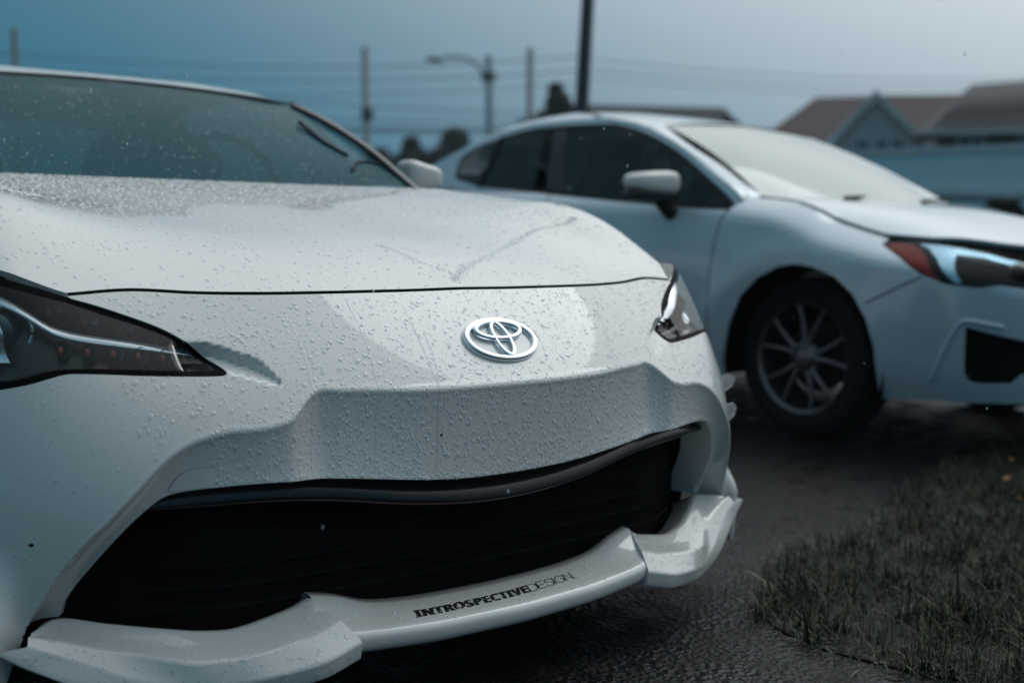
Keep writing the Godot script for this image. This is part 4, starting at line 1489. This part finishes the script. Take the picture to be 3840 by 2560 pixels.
func window(parent: Node3D, at: Vector3, w: float, h: float) -> void:
	var f := Buf.new()
	for s in [-1.0, 1.0]:
		box_into(f, at + Vector3(s * w / 2, 0, .03), Vector3(.09, h + .09, .08))
		box_into(f, at + Vector3(0, s * h / 2, .03), Vector3(w - .09, .09, .08))
	box_into(f, at + Vector3(0, 0, .025), Vector3(.06, h - .09, .06))
	var o := part("window", f.mesh(), M.trim_pale, parent)
	part("pane", box(at + Vector3(0, 0, .012), Vector3(w - .05, h - .05, .02)), M.window, o)

func build_far() -> void:
	# gabled house
	var a := thing("gabled_house", "pale-sided house with a small front gable and a reddish roof, right of the sedan's windshield", "house", Vector3(51.6, -.27, -32.6), deg_to_rad(-56.5))
	part("wall", box(Vector3(2.0, 1.35, -4.4), Vector3(14.6, 2.7, 6.6)), M.siding, a)
	part("roof", roof_mesh(-5.4, 9.5, 6.6, 2.75, 5.0, 3.0, .0), M.roof_red, a)
	a.get_node("roof").position = Vector3(0, 0, -4.4)
	part("gable_wall", prism(PackedVector2Array([Vector2(-1.75, 0), Vector2(2.6, 0), Vector2(2.6, 2.55), Vector2(.35, 4.75), Vector2(-1.75, 2.7)]), 2.0), M.siding, a)
	a.get_node("gable_wall").position = Vector3(0, 0, -.9)
	var gr := Buf.new()
	for q in [[Vector2(-2.2, 2.45), Vector2(.2, 5.05)], [Vector2(.2, 5.05), Vector2(3.05, 2.25)]]:
		var dv: Vector2 = q[1] - q[0]
		box_into(gr, Vector3((q[0].x + q[1].x) / 2, (q[0].y + q[1].y) / 2, -1.6), Vector3(dv.length(), .14, 4.0), Basis(Vector3.BACK, dv.angle()))
	part("gable_roof", gr.mesh(), M.roof_red, a)
	var bb := Buf.new()
	for q in [[Vector2(-2.22, 2.33), Vector2(.2, 4.95)], [Vector2(.2, 4.95), Vector2(3.07, 2.13)]]:
		var dv: Vector2 = q[1] - q[0]
		box_into(bb, Vector3((q[0].x + q[1].x) / 2, (q[0].y + q[1].y) / 2, .43), Vector3(dv.length(), .26, .06), Basis(Vector3.BACK, dv.angle()))
	part("bargeboard", bb.mesh(), M.trim_pale, a)
	for x in [-.35, .55, 1.25]: window(a, Vector3(x, 2.42, .11), .62, .85)
	for k in 12: part("siding_board", box(Vector3(.42, .3 + .19 * k, .103), Vector3(4.3, .17, .012)), M.siding, a)
	part("porch", box(Vector3(-3.6, 1.1, .2), Vector3(3.2, 2.2, 2.4)), M.brick, a)
	part("porch_roof", box(Vector3(-3.6, 2.42, .3), Vector3(3.9, .42, 3.0)), M.trim_pale, a)
	# nearer house at the right edge
	var h := thing("grey_roofed_house", "house with a long grey shingled roof and dark wall, cut by the right edge", "house", Vector3(43.2, -.27, -21.2), deg_to_rad(-60.0))
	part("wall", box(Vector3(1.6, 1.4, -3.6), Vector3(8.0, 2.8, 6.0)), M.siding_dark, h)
	part("roof", roof_mesh(-3.0, 6.0, 6.0, 2.95, 4.62, 2.2, .0, .5), M.roof_grey, h)
	h.get_node("roof").position = Vector3(.3, 0, -3.6)
	h.get_node("roof").rotation.z = .045
	part("gutter", box(Vector3(1.7, 2.70, .0), Vector3(9.6, .16, .14)), M.trim_pale, h)
	for k in 9:
		part("shingle_course", box(Vector3(1.6, 2.95 + .18 * k, -.05 - .36 * k), Vector3(9.0 - .35 * k, .03, .10), Basis(Vector3.BACK, .045)), M.roof_dark, h)
	window(h, Vector3(1.3, 2.0, -.58), 1.5, 1.1)
	window(h, Vector3(-1.2, 2.0, -.58), .9, 1.1)
	# long dark roof behind the sedan
	var c := thing("dark_roofed_house", "low house with a long dark roof showing just over the sedan's roof", "house", Vector3(51.0, -.3, -44.5), deg_to_rad(-50.0))
	part("wall", box(Vector3(-1.0, 1.4, -3.0), Vector3(9.4, 2.8, 6.0)), M.siding, c)
	part("roof", roof_mesh(-7.2, 3.2, 6.0, 2.9, 4.95, 1.0, 1.2), M.roof_dark, c)
	c.get_node("roof").position = Vector3(0, 0, -3.0)
	c.get_node("roof").rotation.z = -.04
	part("gable_wall", prism(PackedVector2Array([Vector2(1.2, 0), Vector2(4.2, 0), Vector2(4.2, 2.9), Vector2(2.7, 4.2), Vector2(1.2, 2.9)]), 1.6), M.siding, c)
	var cg := Buf.new()
	for q in [[Vector2(.9, 2.75), Vector2(2.7, 4.4)], [Vector2(2.7, 4.4), Vector2(4.6, 2.75)]]:
		var dv: Vector2 = q[1] - q[0]
		box_into(cg, Vector3((q[0].x + q[1].x) / 2, (q[0].y + q[1].y) / 2, 0), Vector3(dv.length(), .16, 2.4), Basis(Vector3.BACK, dv.angle()))
	part("gable_roof", cg.mesh(), M.roof_dark, c)
	window(c, Vector3(2.7, 2.0, .81), .9, 1.1)
	var l := thing("small_red_house", "small house with a dull red roof among the distant trees", "house", Vector3(47.0, -.3, -62.5), deg_to_rad(-40.0))
	part("wall", box(Vector3(0, .8, -2.0), Vector3(4.0, 1.6, 3.4)), M.brick, l)
	part("roof", roof_mesh(-2.0, 2.0, 3.4, 1.6, 2.5, .8, .8), M.roof_red, l)
	l.get_node("roof").position = Vector3(0, 0, -2.0)
	# pickup truck
	var t := thing("pickup_truck", "long pale blue-white pickup truck parked beyond the silver sedan at the right", "truck", Vector3(13.15, -.27, -7.61), atan2(-.897, -.443))
	var side := PackedVector2Array([Vector2(-1.6, .5), Vector2(.0, .5), Vector2(3.02, .5), Vector2(3.06, .66), Vector2(3.16, .80), Vector2(3.34, .88), Vector2(3.55, .90), Vector2(3.76, .88), Vector2(3.92, .80), Vector2(4.02, .66), Vector2(4.06, .5), Vector2(6.9, .5), Vector2(6.95, 1.05), Vector2(5.9, 1.2), Vector2(5.3, 1.42), Vector2(-1.6, 1.42)])
	for z in [-.06, -1.74]:
		var o := part("side_panel", prism(side, .12), M.truck, t)
		o.position.z = z
	part("bed_floor", box(Vector3(1.6, .72, -.9), Vector3(6.2, .3, 1.5)), M.matt_black, t)
	part("tailgate", box(Vector3(-1.58, .98, -.9), Vector3(.06, .9, 1.54)), M.truck, t)
	part("bed_rail", box(Vector3(1.2, 1.455, -.05), Vector3(5.6, .07, .17)), M.trim_pale, t)
	part("body_moulding", box(Vector3(1.2, .955, .012), Vector3(5.4, .085, .05)), M.trim_pale, t)
	part("moulding_shadow_strip", box(Vector3(1.2, .895, .006), Vector3(5.4, .03, .022)), M.matt_black, t)  # black strip laid on as the shade under the moulding
	part("cab", prism(PackedVector2Array([Vector2(4.2, 1.42), Vector2(5.5, 1.42), Vector2(5.1, 1.95), Vector2(4.35, 1.97)]), 1.6), M.dark_glass, t)
	t.get_node("cab").position = Vector3(.3, .0, -.9)
	part("bonnet", box(Vector3(6.2, .95, -.9), Vector3(1.4, .2, 1.54)), M.truck, t)
	for x in [3.54, -.35]:
		for z in [-.02, -1.78]:
			var w := group_part("wheel", t, Vector3(x, .39, z))
			part("tyre", lathe([[-.20, .22], [-.20, .38], [0.0, .39], [.02, .34], [.0, .22]], 32, Vector3.BACK), M.rubber, w)
			part("rim", lathe([[-.02, .225], [-.05, .2], [-.04, .08], [.0, .05], [.0, .0]], 24, Vector3.BACK), M.alloy, w)
	# poles
	var bp := thing("dark_pole", "thick dark pole rising out of the picture behind the sedan's roof", "pole", Vector3(12.5, -.27, -12.2))
	part("shaft", tube(PackedVector3Array([Vector3.ZERO, Vector3(.14, 1.9, -.02), Vector3(.42, 4.0, -.14), Vector3(.70, 7.0, -.25)]), [.125, .115, .105, .095], 14), M.pole_dark, bp)
	part("collar", lathe([[0.0, .16], [.25, .16], [.30, .12]], 16, Vector3.UP), M.pole_dark, bp)
	for q in [["brown pole standing far off at the left edge, above the coupe's roof", Vector3(23.6, -.3, -69.6), Vector3(.36, 9.55, -.65), M.pole_brown, .16], ["grey-pink utility pole with a dark box, left of the street lamp", Vector3(41.2, -.3, -60.7), Vector3(.59, 8.8, -.83), M.pole_wood, .22], ["faded utility pole right of the street lamp", Vector3(48.7, -.3, -54.4), Vector3(.67, 8.65, -.62), M.pole_wood, .21]]:
		var p := thing("utility_pole", q[0], "pole", q[1], 0.0, "utility poles in the distance")
		part("shaft", tube(PackedVector3Array([Vector3.ZERO, q[2] * .5, q[2]]), [q[4] * 1.05, q[4], q[4] * .95], 10), q[3], p)
		if q[3] == M.pole_wood and q[4] > .215:
			part("transformer_box", box(q[2] * .56 + Vector3(0, 0, .1), Vector3(.5, .75, .5)), M.pole_dark, p)
		part("cap", lathe([[0.0, q[4] * 1.02], [.18, q[4] * .9], [.2, 0.0]], 10, Vector3.UP), M.pole_grey, p)
		p.get_node("cap").position = q[2]
	var sl := thing("street_lamp", "grey street lamp with a curved arm reaching left over the road", "street lamp", Vector3(37.3, -.3, -44.3))
	part("shaft", tube(PackedVector3Array([Vector3.ZERO, Vector3(.1, 3.4, -.15), Vector3(.38, 6.95, -.52)]), [.24, .20, .17], 12), M.pole_grey, sl)
	part("arm", tube(smooth3(PackedVector3Array([Vector3(.33, 5.75, -.48), Vector3(.05, 6.35, -.75), Vector3(-.25, 6.80, -1.05), Vector3(-.75, 6.93, -1.4), Vector3(-1.3, 6.90, -1.9)]), 2), .09, 8), M.pole_grey, sl)
	part("lamp_head", shell(Vector3(-1.62, 6.80, -2.2), Vector3(.50, .13, .24), .8), M.pole_dark, sl)
	part("bracket", box(Vector3(.33, 5.95, -.48), Vector3(.5, .42, .5)), M.pole_dark, sl)
	# wires
	var wires := [[23.85, 8.63, -76.89, 51.58, 8, -53.07, 0.8, 0.035, "topmost overhead wire over the coupe, passing the utility pole tops"],
		[23.77, 7.85, -76.82, 51.5, 7.17, -52.99, 0.8, 0.035, "second overhead wire below the topmost one, over the coupe"],
		[24.7, 7.26, -79.9, 53.55, 6.66, -55.13, 0.9, 0.03, "third overhead wire, just over the coupe roof"],
		[35.98, 5.75, -66.01, 51.26, 4.56, -52.73, 0.2, 0.035, "overhead wire that falls to the right between the two utility poles"],
		[35.87, 4.6, -65.9, 51.23, 4.25, -52.7, 0.2, 0.035, "thin overhead wire just above the thick cable bundle"],
		[35.82, 4.06, -65.85, 51.19, 3.8, -52.66, 0.2, 0.075, "thick dark cable bundle low above the distant trees"],
		[35.8, 3.82, -65.83, 51.17, 3.59, -52.64, 0.2, 0.04, "thin overhead wire hung right under the thick cable bundle"],
		[52.16, 7.84, -52.54, 73.24, 6.54, -34.29, 0.5, 0.025, "uppermost faint wire in the sky right of the dark pole"],
		[52.11, 7.21, -52.48, 73.19, 6.07, -34.25, 0.5, 0.03, "middle faint wire in the sky right of the dark pole"],
		[52.06, 6.69, -52.43, 73.16, 5.65, -34.21, 0.5, 0.025, "lowest faint wire in the sky right of the dark pole"]]
	for q in wires:
		var p0 := Vector3(q[0], q[1], q[2])
		var p1 := Vector3(q[3], q[4], q[5])
		var line := PackedVector3Array()
		for i in 17:
			var s := i / 16.0
			line.append(p0.lerp(p1, s) - Vector3(0, 4.0 * s * (1.0 - s) * q[6], 0))
		var o := part("power_line", tube(line, q[7], 5), M.wire)
		tag(o, q[8], "wire", "overhead wires")
	# trees
	tree("bushy_tree", "dark rounded tree right of the small red-roofed house", Vector3(42.4, -.3, -53.6), [[0, 2.7, 0, 1.15, 1.1], [-.7, 1.8, 0, 1.3, 1.1], [.7, 1.6, .2, 1.2, 1.1], [0, 3.35, 0, .75, .6]], 4200, .17, Color(.010, .014, .012), Color(.030, .040, .028), 2.2)
	tree("pointed_tree", "dark pointed tree left of the rounded one", Vector3(40.5, -.3, -55.2), [[0, 1.0, 0, 1.6, 1.1], [0, 2.0, 0, 1.05, .9], [0, 2.9, 0, .5, .6]], 3200, .17, Color(.010, .014, .013), Color(.026, .036, .03), 2.2)
	tree("low_tree", "low dark tree beside the coupe's door mirror", Vector3(45.0, -.3, -64.5), [[0, 1.6, 0, 1.1, 1.0], [-.2, 2.4, 0, .7, .7]], 1800, .18, Color(.010, .014, .013), Color(.026, .034, .028), 1.8)
	tree("hedge_tree", "spreading dark tree low behind the sedan's rear window", Vector3(44.3, -.3, -58.0), [[-2.6, 1.3, -1.8, 1.9, 1.4], [-.4, 1.5, 0, 1.9, 1.4], [1.6, 1.6, 1.2, 1.8, 1.5], [3.4, 1.2, 2.4, 1.7, 1.3]], 6000, .20, Color(.009, .012, .011), Color(.024, .030, .024), 1.6)
	tree("ragged_conifer", "ragged windswept conifer just left of the thick dark pole", Vector3(36.4, -.3, -38.8), [[-.8, 2.9, -.3, 1.3, .9], [.1, 3.7, 0, .85, .65], [.2, 4.4, .1, .60, .55], [1.0, 4.0, .5, .70, .30], [-.6, 3.4, -.3, .9, .4], [1.1, 3.1, .6, .8, .40], [.15, 4.95, 0, .32, .35]], 6500, .13, Color(.010, .012, .010), Color(.045, .045, .032), 4.4)


func build_rain() -> void:
	var mm := MultiMesh.new()
	mm.transform_format = MultiMesh.TRANSFORM_3D
	var s := SphereMesh.new()
	s.radius = 1.0
	s.height = 2.0
	s.radial_segments = 8
	s.rings = 4
	mm.mesh = s
	var n := 420
	mm.instance_count = n
	for i in n:
		var p := Vector3(rng.randf_range(-.6, 5.0), 0, rng.randf_range(-3.0, 1.9))
		p.y = rng.randf_range(.25, 2.0)
		var r := rng.randf_range(.0007, .0016)
		var b := Basis(Vector3.BACK, rng.randf_range(-.5, .1)) * Basis.from_scale(Vector3(r, r * rng.randf_range(1.2, 3.5), r))
		mm.set_instance_transform(i, Transform3D(b, p))
	var o := MultiMeshInstance3D.new()
	o.multimesh = mm
	o.material_override = M.rain
	o.name = "falling_rain"
	add_child(o, true)
	tag(o, "small bright drops of rain falling through the air", "rain", "", "stuff")


func _ready() -> void:
	rng.seed = 86
	# camera
	var cam := Camera3D.new()
	cam.name = "camera"
	add_child(cam)
	cam.basis = Basis(Vector3(0.759384, -0.007317, 0.650601), Vector3(0.091764, 0.991146, -0.095961), Vector3(-0.644139, 0.132573, 0.753332))
	cam.position = Vector3(-1.3872, 0.9227, 2.4464)
	cam.fov = 30.747
	cam.near = 0.05
	cam.far = 1500.0
	var lens := CameraAttributesPhysical.new()
	lens.frustum_focal_length = 43.64
	lens.frustum_focus_distance = 2.12
	lens.frustum_near = 0.05
	lens.frustum_far = 1500.0
	lens.exposure_aperture = 2.4
	cam.attributes = lens
	cam.current = true
	# sky, air and exposure
	var env := Environment.new()
	env.background_mode = Environment.BG_SKY
	var sky := ProceduralSkyMaterial.new()
	sky.sky_top_color = lin(.0215, .0315, .0365)
	sky.sky_horizon_color = lin(.0007, .0150, .0255)
	sky.sky_curve = 0.35
	sky.ground_bottom_color = lin(.0018, .0020, .0022)
	sky.ground_horizon_color = lin(.0012, .006, .0095)
	sky.sun_angle_max = 73.0
	sky.sun_curve = 0.85
	sky.energy_multiplier = 9.3
	env.sky = Sky.new()
	env.sky.sky_material = sky
	env.tonemap_mode = Environment.TONE_MAPPER_LINEAR
	env.tonemap_exposure = 1.0
	env.fog_enabled = true
	env.fog_density = 0.0008
	env.fog_light_color = lin(.55, .66, .72)
	env.sdfgi_enabled = true
	env.ssao_enabled = true
	env.ssil_enabled = true
	var we := WorldEnvironment.new()
	we.name = "environment"
	we.environment = env
	add_child(we)
	# the sun behind the cloud, high on the right
	var sun := DirectionalLight3D.new()
	sun.name = "sun"
	sun.light_color = Color(.955, .968, .975)
	sun.light_energy = 0.15
	sun.light_angular_distance = 30.0
	sun.shadow_enabled = true
	add_child(sun)
	sun.look_at_from_position(Vector3(.640, .766, -.056) * 50.0, Vector3.ZERO)
	make_materials()
	build_ground()
	build_far()
	build_sedan()
	build_coupe()
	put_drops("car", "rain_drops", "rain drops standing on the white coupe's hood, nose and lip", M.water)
	put_drops("beads", "rain_beads", "rows of fine rain beads on the coupe's panel over its black mouth", M.bead)
	put_drops("glass", "windshield_drops", "rain drops speckling the coupe's teal windshield", M.glass_drop)
	build_rain()
